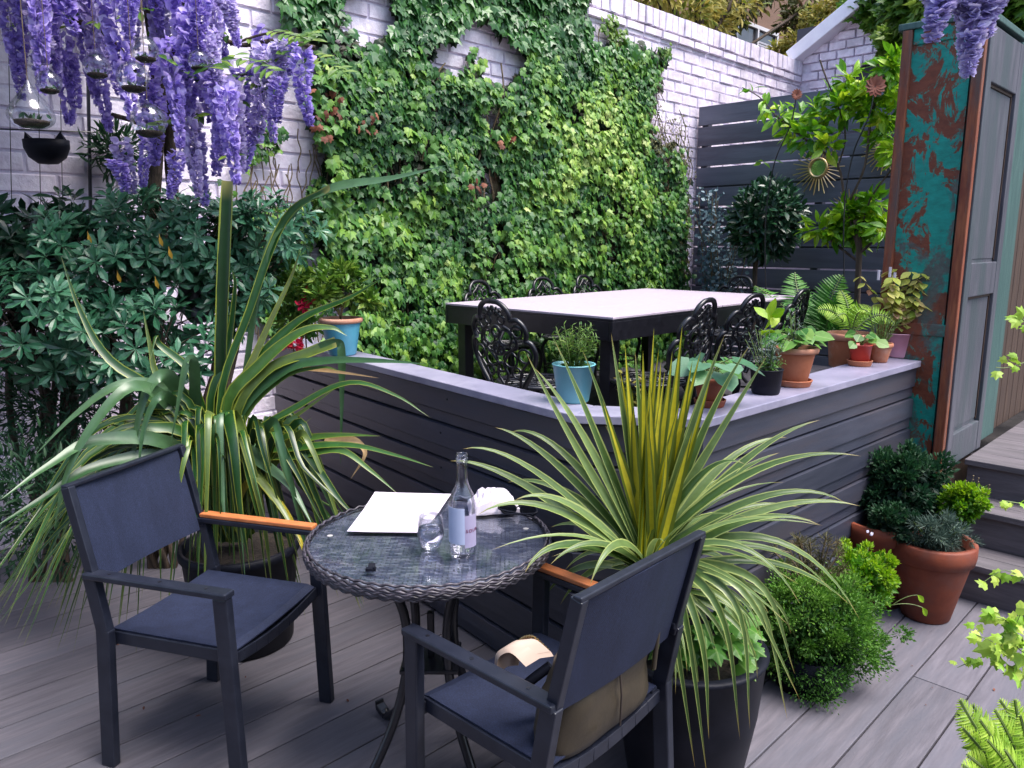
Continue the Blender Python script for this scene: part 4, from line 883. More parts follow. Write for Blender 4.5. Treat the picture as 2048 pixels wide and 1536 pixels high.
# ------------------------------------------------------------------ generic crowns
def ellpts(k, c, r, shell=.75, flat=0):
    D = rdir(k); rr = shell + (1 - shell) * RNG.random(k); rr *= 1 + .22 * fnoise(D, 2.2, c[0] * 7); P = np.array(c) + D * np.array(r) * rr[:, None]; return P, D
def bushy(parent, m, c, r, k, size, t=OVAL, name='foliage', shell=.6, upb=.3, wid=None, rb=None, spread=.6, zmin=None):
    P, D = ellpts(k, c, r, shell); 
    if zmin is not None: P = P[(q := P[:, 2] > zmin)]; D = D[q]
    k = len(P); d = nrm(D + np.array([0, 0, upb]) + RNG.normal(0, spread, (k, 3))); n = nrm(D * .5 + np.array([0, 0, .8]) + RNG.normal(0, .5, (k, 3)))
    rn = np.clip(.5 + .5 * fnoise(P, 9, 3.) + RNG.normal(0, .2, k), 0, 1) if rb is None else np.clip(rb + RNG.normal(0, .2, k), 0, 1)
    b = MB(); b.inst(t, P, d, n, size * RNG.uniform(.7, 1.25, k), rn, wid); return b.build(name, LEAF[m], parent)
def clumps(parent, m, pxs, u, size, k, cr, t=OVAL, name='crown', wid=None, upb=.2):
    b = MB()
    for (px, py, rp) in pxs:
        c = PU(px, py, u + random.uniform(-.12, .12)); r = rp / F_PX * c[1] * .98; kk = int(k * (rp / cr) ** 2); P, D = ellpts(kk, c, (r, r * .8, r * .8), .25)
        d = nrm(D + np.array([0, 0, upb]) + RNG.normal(0, .5, (kk, 3))); n = nrm(D * .3 + np.array([0, -.2, .8]) + RNG.normal(0, .5, (kk, 3)))
        b.inst(t, P, d, n, size * RNG.uniform(.7, 1.25, kk), np.clip(.45 + .6 * fnoise(P, 6, 3.) + RNG.normal(0, .2, kk), 0, 1), wid)
    return b.build(name, LEAF[m], parent)
# bay tree
c = PU(1535, 442, 6.3); t = thing('bay_tree', 'round clipped dark bay tree on a bare stem in front of the grey fence', 'tree', PU(1508, 640, 6.3) * np.array([1, 1, 0]) + np.array([0, 0, .41]))
b = MB(); P, D = ellpts(1900, c, (.31, .31, .33), .55); d = nrm(D + RNG.normal(0, .6, (1900, 3)) + np.array([0, 0, .1])); b.inst(oval_tpl(.36, .5, .2), P, d, nrm(D + RNG.normal(0, .4, (1900, 3)) + np.array([0, 0, .5])), RNG.uniform(.07, .11, 1900), RNG.random(1900)); b.build('crown', LEAF['bay'], t)
b = MB(); g_ = PU(1508, 640, 6.3); g_[2] = .41; b.tube(catmull([g_, g_ + np.array([.0, 0, .5]), PU(1512, 520, 6.3), c], 5), [.022] * 16, 8)
for k in range(8): b.tube([c + np.array([0, 0, -.2]), c + rdir(1)[0] * .25], .008, 5)
b.build('trunk', M['bark'], t, smooth=True)
t = thing('eucalyptus', 'airy blue grey eucalyptus with small round leaves in the wall corner', 'tree', PU(1430, 640, 6.7) * np.array([1, 1, 0]) + np.array([0, 0, .41])); b = MB(); s_ = MB()
g_ = PU(1440, 660, 6.7); g_[2] = .42
for i in range(26):
    tx, ty = random.gauss(1432, 32), random.uniform(360, 600); tp = PU(tx, ty, 6.65 + random.uniform(-.2, .15)); pts = catmull([g_, (g_ + tp) / 2 + np.array([random.uniform(-.06, .06), 0, .05]), tp], 8); s_.tube(pts, .004, 5)
    L = pts[5:]; kk = len(L) * 6; Pp = np.repeat(L, 6, 0) + RNG.normal(0, .035, (kk, 3)); b.inst(ROUND, Pp, rdir(kk) + np.array([0, 0, .3]), rdir(kk) + np.array([.3, -.5, .4]), RNG.uniform(.025, .045, kk), RNG.random(kk))
b.build('crown', LEAF['euc'], t); s_.build('trunk', M['stem'], t)
t = thing('lemon_tree', 'tall sprawling young tree with glowing yellow green leaves before the fence', 'tree', PU(1712, 640, 5.9) * np.array([1, 1, 0]) + np.array([0, 0, .41]))
clumps(t, 'bright', [(1640, 455, 26), (1672, 462, 32), (1712, 440, 40), (1745, 450, 36), (1712, 470, 34), (1690, 430, 26), (1745, 405, 26), (1770, 460, 22), (1560, 232, 20), (1590, 262, 26), (1625, 272, 28), (1655, 290, 22), (1600, 235, 22), (1640, 225, 20), (1685, 215, 30), (1715, 190, 26), (1740, 210, 34), (1775, 140, 30), (1790, 180, 30), (1770, 230, 30), (1790, 130, 26), (1765, 275, 26), (1790, 300, 24), (1700, 160, 20), (1535, 222, 14), (1505, 182, 8), (1528, 200, 7), (1660, 190, 16), (1528, 323, 8)], 5.9, .11, 62, 30, t=oval_tpl(.42, .5, .25), wid=1.)
b = MB()
for p, r_ in (([(1712, 660), (1716, 560), (1718, 490), (1712, 440)], .022), ([(1716, 500), (1690, 400), (1675, 330), (1625, 290), (1550, 230)], .009), ([(1700, 400), (1730, 330), (1745, 220), (1780, 150)], .009), ([(1675, 340), (1690, 260), (1650, 150), (1640, 120)], .006), ([(1718, 480), (1740, 400), (1790, 330)], .007), ([(1550, 230), (1520, 195), (1485, 175)], .004), ([(1712, 520), (1660, 480)], .01), ([(1716, 510), (1760, 470)], .01)): b.tube(catmull([PU(x, y, 5.9) for x, y in p], 5), r_, 7)
b.build('trunk', M['bark'], t, smooth=True)

# ------------------------------------------------------------------ ferns
def fern(parent, base, tips, m, w=.09, n=26):
    b = MB(); sb = MB()
    for tp, ct in tips:
        P = bez(base, ct, tp, n); T = nrm(np.gradient(P, axis=0)); sb.tube(P, .003, 5)
        side = nrm(np.cross(T, np.array([.1, -.8, .6]))); tt = np.linspace(0, 1, n)
        for s_ in (-1, 1):
            q = tt > .12; L = w * np.sin(np.pi * np.clip(tt[q], .1, 1) ** .8) ** .8 + .006; kk = q.sum()
            b.inst(LANCE, P[q], side[q] * s_ + T[q] * .45 + RNG.normal(0, .06, (kk, 3)), np.cross(side[q] * s_, T[q]) * s_ + RNG.normal(0, .15, (kk, 3)), L, np.clip(tt[q] * .6 + RNG.random(kk) * .3, 0, 1), .8 * w / np.maximum(L, .01) * .35 + .6)
    b.build('fronds', LEAF[m], parent); sb.build('stalks', M['greenstem'], parent)
def ferntips(L): return [(PU(*a, ua), PU(*c_, uc)) for a, ua, c_, uc in L]
bs = PU(1650, 690, 4.7); t = thing('fern', 'green fern with upright fronds behind the terracotta pots', 'fern', bs)
fern(t, bs, ferntips([((1590, 545), 4.9, (1590, 600), 4.8), ((1685, 550), 4.8, (1650, 600), 4.7), ((1510, 572), 5.1, (1560, 600), 4.9), ((1680, 640), 4.4, (1650, 610), 4.5), ((1560, 640), 4.6, (1590, 620), 4.7), ((1700, 600), 4.6, (1680, 620), 4.6), ((1640, 600), 4.8, (1640, 650), 4.7), ((1610, 590), 5.0, (1620, 640), 4.8)]), 'fern', .13)

# ------------------------------------------------------------------ pots
def pot(name, label, base, R, h, m, rim=None, taper=.72, saucer=None, rimh=.22, group=None, rimR=1.1, cat='plant pot'):
    t = thing(name, label, cat, base, group=group); c = np.array(base, float); z0 = .0
    if saucer:
        s = MB(); s.lathe([(0, .002), (R * taper * 1.22, .0), (R * taper * 1.4, .022), (R * taper * 1.3, .024), (R * taper * 1.15, .008), (0, .008)], 36, c); s.build('saucer', M[saucer], t, smooth=False, bevel=.001); z0 = .009
    b = MB(); r0 = R * taper; pr = [(0, z0), (r0 * .93, z0), (r0, z0 + .006), (R * .98, h * (1 - rimh if rim else 1) + z0)]
    if not rim: pr += [(R, h + z0 - .004), (R, h + z0), (R - .006, h + z0), (R - .008, h * .8 + z0), (0, h * .8 + z0)]
    b.lathe(pr, 40, c); b.build('body', M[m], t, smooth=True)
    if rim:
        b = MB(); q = h * rimh; b.lathe([(R * .96, h - q + z0), (R * rimR * .97, h - q + z0 + .002), (R * rimR, h - q * .6 + z0), (R * rimR, h - .006 + z0), (R * rimR * .97, h + z0), (R * .93, h + z0), (R * .90, h * .86 + z0), (0, h * .84 + z0)], 40, c); b.build('rim', M[rim], t, smooth=True)
    s = MB(); s.lathe([(R * .9, h * .87 + z0), (R * .5, h * .885 + z0), (0, h * .89 + z0)], 24, c); s.build('soil', M['soil'], t); return t, c + np.array([0, 0, h * .89 + z0])
def sprigs(parent, m, c, n, L, spread, leaf, t=LANCE, per=18, name='foliage', stemr=.0015, wid=None, rb=None, up=1., droop=0.):
    b = MB(); s = MB()
    for i in range(n):
        a = random.uniform(0, math.tau); q = random.random() ** .6; tip = np.array(c) + np.array([math.cos(a) * spread * q, math.sin(a) * spread * q, L * random.uniform(.55, 1) * up - droop * q]); st_ = np.array(c) + np.array([math.cos(a) * spread * q * .3, math.sin(a) * spread * q * .3, 0])
        mid = (tip + st_) / 2 + np.array([0, 0, L * .12 + droop * .3]); P = bez(st_, mid, tip, per); s.tube(P[::3], stemr, 4); T = nrm(np.gradient(P, axis=0)); kk = per
        ang = np.arange(kk) * 2.4; X = nrm(np.cross(T, (0.1, .2, 1.))) ; Yv = np.cross(T, X); D = X * np.cos(ang)[:, None] + Yv * np.sin(ang)[:, None]
        b.inst(t, P, D + T * .7, T + RNG.normal(0, .2, (kk, 3)), leaf * (1 - .4 * np.linspace(0, 1, kk)) * RNG.uniform(.8, 1.2, kk), np.clip((.5 if rb is None else rb) + RNG.normal(0, .22, kk), 0, 1), wid)
    b.build(name, LEAF[m], parent); s.build('stems', M['greenstem'], parent)
def rosetteleaves(parent, m, c, n, L, spread, t=HEART, name='foliage', h=.08, face=.4, wid=None):
    b = MB(); s = MB()
    for i in range(n):
        a = math.tau * i / n + random.uniform(-.3, .3); q = random.uniform(.35, 1); hub = np.array(c) + np.array([math.cos(a) * spread * q, math.sin(a) * spread * q, h * random.uniform(.5, 1.3) * (1.2 - .5 * q)])
        s.tube(bez(c, (hub + c) / 2 + np.array([0, 0, h * .6]), hub, 6), .002, 4)
        dd = np.array([[math.cos(a), math.sin(a), -.25 + random.uniform(-.3, .3)]]); b.inst(t, hub[None], dd, np.array([[0, -face, 1.]]) + RNG.normal(0, .25, (1, 3)), L * random.uniform(.7, 1.15), [random.random()], wid)
    b.build(name, LEAF[m], parent); s.build('stems', M['greenstem'], parent)
CZ = 1.001
pb_ = PZ(1148, 806, CZ); t, c = pot('potted_rosemary', 'tall turquoise pot with a bushy yellow green herb on the bend of the wall cap', pb_ + np.array([0, .03, 0]), .073, .128, 'turq', taper=.72, cat='potted plant')
sprigs(t, 'azalea', c, 34, .15, .085, .034, LANCE, 16)
pb_ = PZ(680, 712, CZ); t, c = pot('potted_azalea', 'sky blue pot with a terracotta rim holding a shrubby plant at the left wall end', pb_ + np.array([0, .05, 0]), .092, .175, 'blue_glaze', rim='pale_terracotta', rimh=.13, rimR=1.12, cat='potted plant')
for k, (px, py, rp) in enumerate(((655, 560, 42), (700, 585, 40), (640, 590, 30), (690, 545, 30), (620, 570, 22), (735, 600, 22))):
    c2 = PY(px, py, pb_[1] + .05 + random.uniform(-.04, .06)); r = rp / F_PX * c2[1]; bushy(t, 'azalea', c2, (r, r, r * .7), 150, .05, OVAL, 'leaf_cluster', .3)
b = MB()
for px, py in ((655, 560), (700, 585), (640, 590), (690, 545)): b.tube(bez(c, c + np.array([0, 0, .06]), PY(px, py, pb_[1] + .05), 6), .004, 5)
b.build('stems', M['stem'], t)
t2 = thing('red_flowers', 'clump of vivid pink red blossom left of the blue pot', 'flowers', PY(612, 640, 3.75)); 
for px, py, rp, m_ in ((614, 603, 9, 'red'), (607, 612, 8, 'red'), (620, 580, 5, 'red'), (598, 690, 7, 'red'), (575, 692, 4, 'red')): c2 = PY(px, py, 3.6); r = rp / F_PX * 3.7; bushy(t2, m_, c2, (r, r, r), 34, .026, ROUND, 'blossom', .2)
for px, py, rp in ((590, 570, 34), (585, 640, 36), (560, 600, 30), (570, 530, 28), (620, 650, 26), (590, 610, 30)): c2 = PY(px, py, 3.75); r = rp / F_PX * 3.8; bushy(t2, 'azalea' if rp > 33 else 'primrose', c2, (r, r, r), 110, .045, OVAL, 'foliage', .3)
b = MB(); [b.tube([PY(590 + i * 8, 720, 3.75), PY(570 + i * 12, 580, 3.75)], .004, 5) for i in range(4)]; b.build('stems', M['stem'], t2)
pb_ = PZ(1430, 815, CZ); t, c = pot('potted_pelargonium', 'terracotta pot on a saucer with broad pale leaves where the cap turns', pb_ + np.array([-.01, .03, 0]), .052, .088, 'dark_terracotta', rim='dark_terracotta', saucer='dark_terracotta', cat='potted plant')
rosetteleaves(t, 'pale', c, 15, .085, .10, HEART, h=.065, wid=1.0)
pb_ = PZ(1543, 790, CZ); t, c = pot('potted_lavender', 'black plastic pot with wispy silver green herbs, front of the row', pb_ + np.array([-.01, .035, 0]), .057, .088, 'black_plastic', taper=.85, cat='potted plant')
sprigs(t, 'grey', c, 16, .16, .085, .03, LANCE, 14, rb=.7); sprigs(t, 'primrose', c, 18, .05, .06, .018, OVAL, 8, name='low_foliage')
pb_ = PZ(1596, 775, CZ); t, c = pot('potted_primrose', 'pale terracotta pot on a saucer with fresh heart shaped leaves behind the black pot', pb_ + np.array([0, .05, 0]), .072, .135, 'terracotta', rim='pale_terracotta', saucer='terracotta', taper=.68, rimh=.16, rimR=1.16, cat='potted plant')
rosetteleaves(t, 'primrose', c, 24, .062, .085, HEART, h=.07); sprigs(t, 'grey', c, 7, .17, .06, .03, LANCE, 12, name='tall_sprigs')
b = MB(); P, _ = ellpts(9, PY(1540, 650, pb_[1] + .08), (.04, .03, .05), .5); b.inst(OVAL, P, rdir(9) + np.array([0, 0, .6]), rdir(9) + np.array([0, -1, .3]), .07, RNG.random(9) * .6 + .4, 1.3); b.build('big_leaves', LEAF['bright'], t)
pb_ = PU(1680, 745, 3.32); t, c = pot('potted_fern', 'large ribbed terracotta pot behind the cap with feathery fern', np.array([*UV(3.52, 1.36)[:2], .97]), .098, .155, 'terracotta', rim='pale_terracotta', taper=.86, rimh=.2, rimR=1.08, cat='potted plant')
fern(t, c, [(c + np.array(p), c + np.array(q)) for p, q in (((-.16, 0, .12), (-.06, 0, .14)), ((.1, .05, .13), (.03, 0, .12)), ((-.1, -.08, .10), (-.03, -.03, .14)), ((.02, -.1, .12), (0, -.03, .16)), ((-.02, .1, .2), (0, .03, .15)), ((.18, -.02, .06), (.1, 0, .16)))], 'fernl', .05, 20)
pb_ = PZ(1726, 733, CZ); t, c = pot('potted_strawberry', 'small glossy red pot on an orange saucer with round leaves', pb_ + np.array([0, .035, 0]), .047, .082, 'redpot', rim=None, taper=.80, saucer='terracotta', cat='potted plant')
rosetteleaves(t, 'primrose', c, 12, .055, .06, ROUND, h=.05, face=.8)
pb_ = PZ(1768, 727, CZ); t, c = pot('potted_thyme', 'small plain terracotta pot with fine sprigs between the red pot and the pink pot', pb_ + np.array([0, .05, 0]), .050, .085, 'terracotta', rim='terracotta', taper=.7, cat='potted plant')
sprigs(t, 'azalea', c, 20, .15, .10, .02, LANCE, 16, rb=.3)
pb_ = PZ(1806, 716, CZ); t, c = pot('potted_coleus', 'bright pink pot with a tall bush of yellow and pink leaves against the cupboard', pb_ + np.array([0, .04, 0]), .066, .112, 'pink', taper=.80, cat='potted plant')
b = MB(); s_ = MB()
for i in range(46):
    tx, ty = random.gauss(1822, 38), random.uniform(528, 620); tp = PY(tx, ty, pb_[1] + random.uniform(-.06, .06)); P = bez(c, (c + tp) / 2 + np.array([0, 0, .02]), tp, 9); s_.tube(P, .002, 4)
    for q in P[3:]:
        for s2 in (0, 1): a = random.uniform(0, math.tau); b.inst(OVAL, q[None], np.array([[math.cos(a), math.sin(a), -.5]]), np.array([[0, -.5, 1.]]), random.uniform(.04, .062), [min(1, max(0, random.gauss(.45 + (1.38 - q[2]) * .6, .2)))], 1.5)
b.build('foliage', LEAF['coleus'], t); s_.build('stems', M['stem'], t)
b = MB()
for px, py in ((1758, 540), (1781, 534), (1850, 560), (1790, 545)): p = PY(px, py, pb_[1]); b.tube([p, p + np.array([0, 0, -.045])], .006, 6)
b.build('flower_spikes', M['paper'], t)
# things glimpsed below the dining table
c = np.array([*PZ(1278, 800, .42)[:2], .415]); c = UV(3.1, 2.05, .415) * 1; t, c = pot('floor_plant', 'small pot with yellowish leaves on the terrace floor under the table edge', PU(1275, 790, 3.2) * np.array([1, 1, 0]) + np.array([0, 0, .415]), .07, .14, 'black_plastic', cat='potted plant'); sprigs(t, 'gold', c, 20, .34, .11, .05, OVAL, 14, wid=1.2)

# ------------------------------------------------------------------ cordyline in the near pot
CB = np.array([.375, 2.03, .615])
t = thing('cordyline', 'spiky variegated cordyline with arching cream edged leaves in a black bowl, foreground', 'potted plant', (.50, 2.03, 0))
c = np.array([.505, 2.03, 0]); b = MB(); b.lathe([(0, .0), (.155, 0), (.165, .01), (.20, .22), (.215, .385), (.222, .395), (.215, .402), (.195, .402), (.188, .39), (.18, .345), (0, .345)], 56, c); b.build('pot', M['black_plastic'], t, smooth=True)
b = MB(); b.lathe([(.185, .352), (.1, .36), (0, .365)], 24, c); b.build('soil', M['soil'], t)
b = MB(); b.tube(catmull([c + np.array([-.03, 0, .34]), c + np.array([-.08, 0, .45]), CB + np.array([0, 0, -.06]), CB + np.array([0, 0, .03])], 5), [.03] * 16, 10); b.build('trunk', M['bark'], t, smooth=True)
lb_ = MB()
# (tip px), (mid px), tip y offset
CL = [((1052, 705), (1150, 900), .0), ((1068, 735), (1170, 860), .05), ((1110, 683), (1190, 860), .08), ((1165, 700), (1230, 870), .12), ((1222, 665), (1250, 860), .05), ((1270, 702), (1280, 860), .1), ((925, 898), (1060, 905), -.05), ((900, 922), (1040, 940), -.02), ((990, 855), (1100, 900), .05), ((1020, 865), (1120, 870), .12),
 ((1015, 965), (1130, 960), .15), ((955, 1030), (1090, 980), -.2), ((1030, 1000), (1140, 980), -.15), ((1100, 1055), (1180, 1040), .1), ((1535, 710), (1420, 900), .0), ((1500, 690), (1400, 850), .1), ((1450, 668), (1380, 850), .05), ((1445, 680), (1375, 870), -.05), ((1640, 840), (1480, 900), .15), ((1575, 875), (1440, 900), .2), ((1490, 928), (1400, 920), -.1),
 ((1722, 912), (1500, 910), -.05), ((1560, 905), (1430, 960), .1), ((1690, 1005), (1540, 960), .0), ((1720, 1012), (1530, 990), -.05), ((1600, 1015), (1450, 1000), .1), ((1640, 1050), (1490, 1010), -.1), ((1720, 1240), (1560, 1020), -.12), ((1600, 1208), (1480, 1050), -.25), ((1500, 1180), (1430, 1080), .1), ((1665, 1185), (1520, 1050), .05), ((1700, 1210), (1540, 1090), .1),
 ((1050, 1145), (1120, 1060), -.28), ((1100, 1130), (1190, 1060), -.22), ((1130, 1140), (1200, 1080), -.05), ((1180, 1170), (1230, 1060), -.30), ((1085, 1200), (1160, 1110), .05), ((1120, 1210), (1180, 1130), .1), ((1245, 1000), (1200, 940), .1), ((1210, 850), (1260, 950), .1)]
for (tx, ty), (mx, my), dy in CL:
    y1 = 2.03 + dy * .8; P = bez(CB + np.array([random.uniform(-.015, .015), random.uniform(-.015, .015), random.uniform(-.02, .04)]), 1.3 * PY(mx, my, 2.03 + dy * .45) - .15 * (CB + PY(tx, ty, y1)), PY(tx, ty, y1), 14)
    lb_.strap(P, random.uniform(.022, .030), (random.uniform(-.2, .2), -.6, .8), random.random(), .3)
# drooping skirt
for i in range(38):
    tx = random.uniform(1130, 1600); fx = (tx - 1300) / 300; ty = 1490 - 230 * abs(fx) + random.uniform(-90, 60); dy = random.uniform(-.26, -.02) if abs(fx) < .9 else random.uniform(-.2, .2)
    if tx < 1300: ty = random.uniform(1180, 1420)
    tipp = PY(tx, ty, 2.03 + dy); tipp[2] = max(tipp[2], .02); mid = CB + (tipp - CB) * .55; mid[2] = CB[2] + random.uniform(-.02, .10); mid[:2] = CB[:2] + (tipp[:2] - CB[:2]) * random.uniform(.75, 1.0)
    lb_.strap(bez(CB + np.array([0, 0, random.uniform(-.06, .0)]), mid, tipp, 14), random.uniform(.014, .021), (random.uniform(-.3, .3), -.7, .7), random.random(), .3, twist=random.uniform(-.5, .5))
for (tx, ty), (mx, my) in (((1418, 1480), (1405, 1290)), ((1390, 1536), (1352, 1280)), ((1415, 1560), (1375, 1260)), ((1345, 1500), (1335, 1250)), ((1480, 1480), (1450, 1250)), ((1500, 1460), (1480, 1230)), ((1320, 1460), (1320, 1260)), ((1600, 1400), (1500, 1200)), ((1575, 1440), (1520, 1210)), ((1590, 1350), (1530, 1180))):
    lb_.strap(catmull([CB, PY((mx + 1300) / 2, 1110 + (my - 1110) * .25, 1.92), PY(mx, my, 1.82), PY(tx, ty, 1.80)], 5), .026, (random.uniform(-.2, .2), -.9, .4), random.random(), .3)
for i in range(18):
    D = rdir(1)[0]; D[2] = abs(D[2]) * .6 + .05; L = random.uniform(.3, .58); tp = CB + nrm(D) * L; tp[2] -= .1 * L; lb_.strap(bez(CB, CB + nrm(D + np.array([0, 0, .6])) * L * .55, tp, 12), random.uniform(.014, .022), (0, -.5, .9), random.random(), .3)
lb_.build('leaves', LEAF['cordy'], t, smooth=True)
b = MB()
for tx, ty, dy in ((1308, 655, 0), (1250, 690, .02), (1420, 760, .0), (1205, 800, .0), (1385, 860, -.05), (1318, 695, -.03), (1365, 648, .02), (1330, 740, -.04), (1286, 700, .03), (1345, 700, 0), (1300, 760, -.04), (1385, 720, .03), (1335, 880, -.05), (1265, 780, .03), (1290, 800, -.05), (1310, 820, -.02), (1360, 800, -.03), (1322, 720, .04), (1402, 700, .05), (1240, 740, .04)):
    tp = PY(tx, ty, 2.03 + dy); b.strap(bez(CB + np.array([random.uniform(-.03, .03), random.uniform(-.02, .02), -.02]), (CB + tp) / 2 + np.array([random.uniform(-.02, .02), random.uniform(-.03, .02), 0]), tp, 12), random.uniform(.028, .040), (random.uniform(-.5, .5), -.9, .2), random.random(), .3, lambda t_: np.minimum(1, .5 + t_ * 1.5) * np.clip((1 - t_) * 2.2, 0, 1))
b.build('young_leaves', LEAF['cordyy'], t, smooth=True, label='upright golden young leaves at the heart of the crown')
b = MB()
for i in range(90):
    a = random.uniform(0, math.tau); q = random.uniform(.3, 1); p = c + np.array([math.cos(a) * .16 * q + .02, math.sin(a) * .15 * q, .40 + random.uniform(0, .12)]); b.inst(IVY, p[None], np.array([[math.cos(a), math.sin(a) - .3, -.3]]), np.array([[0, -.4, 1.]]) + RNG.normal(0, .3, (1, 3)), random.uniform(.045, .075), [random.uniform(.2, .7)])
b.build('underplanting', LEAF['primrose'], t)

# ------------------------------------------------------------------ flax (phormium) at the left
PB = np.array([-1.06, 2.78, .42]); t = thing('flax', 'big dark flax with long yellow edged strap leaves behind the left armchair', 'potted plant', (-1.06, 2.78, 0))
b = MB(); b.lathe([(0, 0), (.17, 0), (.18, .01), (.21, .36), (.222, .37), (.222, .40), (.205, .40), (.2, .36), (0, .35)], 40, (-1.04, 2.78, 0)); b.build('pot', M['black_plastic'], t, smooth=True)
b = MB(); b.lathe([(.2, .362), (0, .375)], 20, (-1.04, 2.78, 0)); b.build('soil', M['soil'], t)
A_ = MB(); G_ = MB(); D_ = MB()
def lf(mb, pts, w, ref=(.1, -.8, .6), fold=.22, prof=None, base=None, rn=None):
    Q = [PB + np.array([random.uniform(-.06, .06), random.uniform(-.05, .05), 0]) if base is None else base] + [PY(x, y, 2.75 + dy) for x, y, dy in pts]; mb.strap(catmull(Q, 5), w, ref, random.random() if rn is None else rn, fold, prof)
cut = lambda t_: np.where(t_ < .98, .9, .75)
lf(A_, [(440, 850, .05), (445, 620, 0), (456, 362, 0)], .050, (.1, -1, .2), .45, cut, rn=.05)
lf(A_, [(440, 820, 0), (500, 620, .05), (570, 440, .1), (660, 378, .0)], .042, (.1, -.8, .6), .35, lambda t_: .6 + .2 * t_)
lf(G_, [(520, 560, .08), (585, 430, .1), (665, 378, 0), (780, 358, -.05), (895, 330, -.1)], .056, (.05, -.7, .75), .2, lambda t_: np.where(t_ < .55, .35 + .5 * t_, np.clip((1 - t_) * 2.6, 0, 1)))
lf(A_, [(450, 840, 0), (520, 720, .05), (600, 640, .05), (700, 595, 0), (782, 545, -.05)], .045)
lf(A_, [(460, 850, 0), (520, 690, .05), (580, 560, .1), (600, 500, .1)], .030)
lf(A_, [(450, 830, 0), (520, 730, 0), (600, 665, 0), (660, 655, 0), (695, 672, 0)], .048)
lf(A_, [(470, 850, 0), (530, 745, 0), (620, 705, 0), (672, 685, 0)], .050, prof=lambda t_: .6 + .3 * t_)
lf(G_, [(650, 690, 0), (676, 686, 0), (683, 700, -.01), (684, 780, -.02), (681, 935, -.03)], .034, (0, -1, 0), .2, base=PY(640, 695, 2.75), prof=lambda t_: .9 * np.clip((1 - t_) * 3, .0, 1))
lf(G_, [(470, 850, 0), (560, 745, 0), (650, 722, -.05), (760, 722, -.1), (852, 728, -.15)], .045)
lf(A_, [(480, 860, 0), (560, 760, 0), (640, 735, -.05), (680, 742, -.1)], .024)
lf(D_, [(620, 738, 0), (690, 746, -.05), (758, 756, -.1)], .018, base=PY(600, 742, 2.73))
lf(A_, [(480, 900, 0), (600, 810, -.05), (700, 765, -.1), (790, 790, -.15), (860, 835, -.2)], .026)
lf(A_, [(490, 900, 0), (580, 840, 0), (680, 770, 0)], .03)
lf(A_, [(500, 915, 0), (600, 880, -.05), (680, 870, -.1), (762, 872, -.15)], .036)
lf(D_, [(690, 880, -.1), (715, 885, -.12), (730, 910, -.14), (700, 960, -.15)], .03, base=PY(650, 878, 2.7))
lf(A_, [(500, 920, 0), (600, 895, -.1), (700, 890, -.15), (790, 910, -.2), (868, 935, -.25)], .028)
lf(A_, [(500, 930, 0), (600, 910, -.1), (680, 900, -.15), (740, 940, -.2), (796, 988, -.25)], .036)
lf(A_, [(490, 900, 0), (560, 850, 0), (630, 930, -.15), (680, 1000, -.25), (720, 1040, -.3)], .04)
lf(G_, [(470, 880, 0), (520, 920, -.15), (580, 970, -.25), (625, 1050, -.32)], .058, (.4, -.6, .7))
lf(A_, [(465, 880, 0), (500, 930, -.15), (560, 1010, -.28), (605, 1095, -.35)], .045, (.4, -.6, .7))
lf(A_, [(460, 850, 0), (455, 830, -.1), (468, 900, -.2), (480, 1020, -.25), (500, 1140, -.28)], .05, (0, -1, .3))
lf(A_, [(470, 850, 0), (480, 850, -.12), (510, 960, -.2), (530, 1060, -.22), (545, 1180, -.2)], .04, (0, -1, .3))
lf(G_, [(380, 850, 0), (330, 780, -.1), (240, 770, -.2), (150, 830, -.25), (68, 912, -.3)], .05)
lf(G_, [(380, 870, 0), (330, 800, -.1), (260, 775, -.25), (180, 860, -.35), (130, 960, -.4), (108, 1060, -.42)], .050)
lf(G_, [(400, 850, 0), (390, 735, -.1), (375, 724, -.12), (360, 790, -.14), (340, 895, -.16)], .044, (0, -.9, .4))
lf(G_, [(390, 860, 0), (345, 760, -.1), (305, 765, -.15), (275, 850, -.2), (262, 1000, -.2)], .056, (0, -.9, .4))
lf(G_, [(390, 870, 0), (330, 790, -.15), (290, 850, -.2), (275, 960, -.25)], .040, (0, -.9, .4))
lf(G_, [(360, 900, -.1), (200, 880, -.3), (100, 930, -.45), (0, 1000, -.6)], .05)
lf(G_, [(360, 920, -.1), (200, 930, -.3), (80, 1000, -.45), (-20, 1060, -.6)], .04)
lf(A_, [(350, 820, 0), (220, 720, 0), (160, 620, .05), (122, 512, .1)], .035)
lf(A_, [(400, 820, 0), (320, 760, 0), (300, 690, .02), (286, 618, .05)], .03)
lf(A_, [(400, 800, 0), (380, 740, 0), (320, 690, .02), (312, 672, .0), (300, 720, -.05)], .03)
lf(A_, [(430, 830, 0), (395, 900, -.12), (400, 960, -.2), (418, 1050, -.24)], .035, (0, -1, .2))
lf(A_, [(420, 830, 0), (455, 700, .05), (470, 580, .05), (465, 540, .05)], .03)
for i in range(40):
    x = random.uniform(-40, 330); y = random.uniform(1000, 1290); e = random.uniform(-.65, -.1) if x < 60 else random.uniform(-.22, .1); lf(random.choice((A_, A_, A_)), [(random.uniform(300, 400), random.uniform(800, 900), -.08), ((x + 330) / 2, random.uniform(840, 960), e * .5), (x, y, e)], random.uniform(.020, .044))
for i in range(84):
    x = random.uniform(330, 740); y = random.uniform(1010, 1260); e = random.uniform(-.33, .1); lf(random.choice((A_, A_, A_, G_)), [((x + 430) / 2, random.uniform(820, 920), e * .4), ((2 * x + 430) / 3, random.uniform(900, 980), e * .8), (x, y, e)], random.uniform(.018, .036), (random.uniform(-.4, .4), -.8, .5))
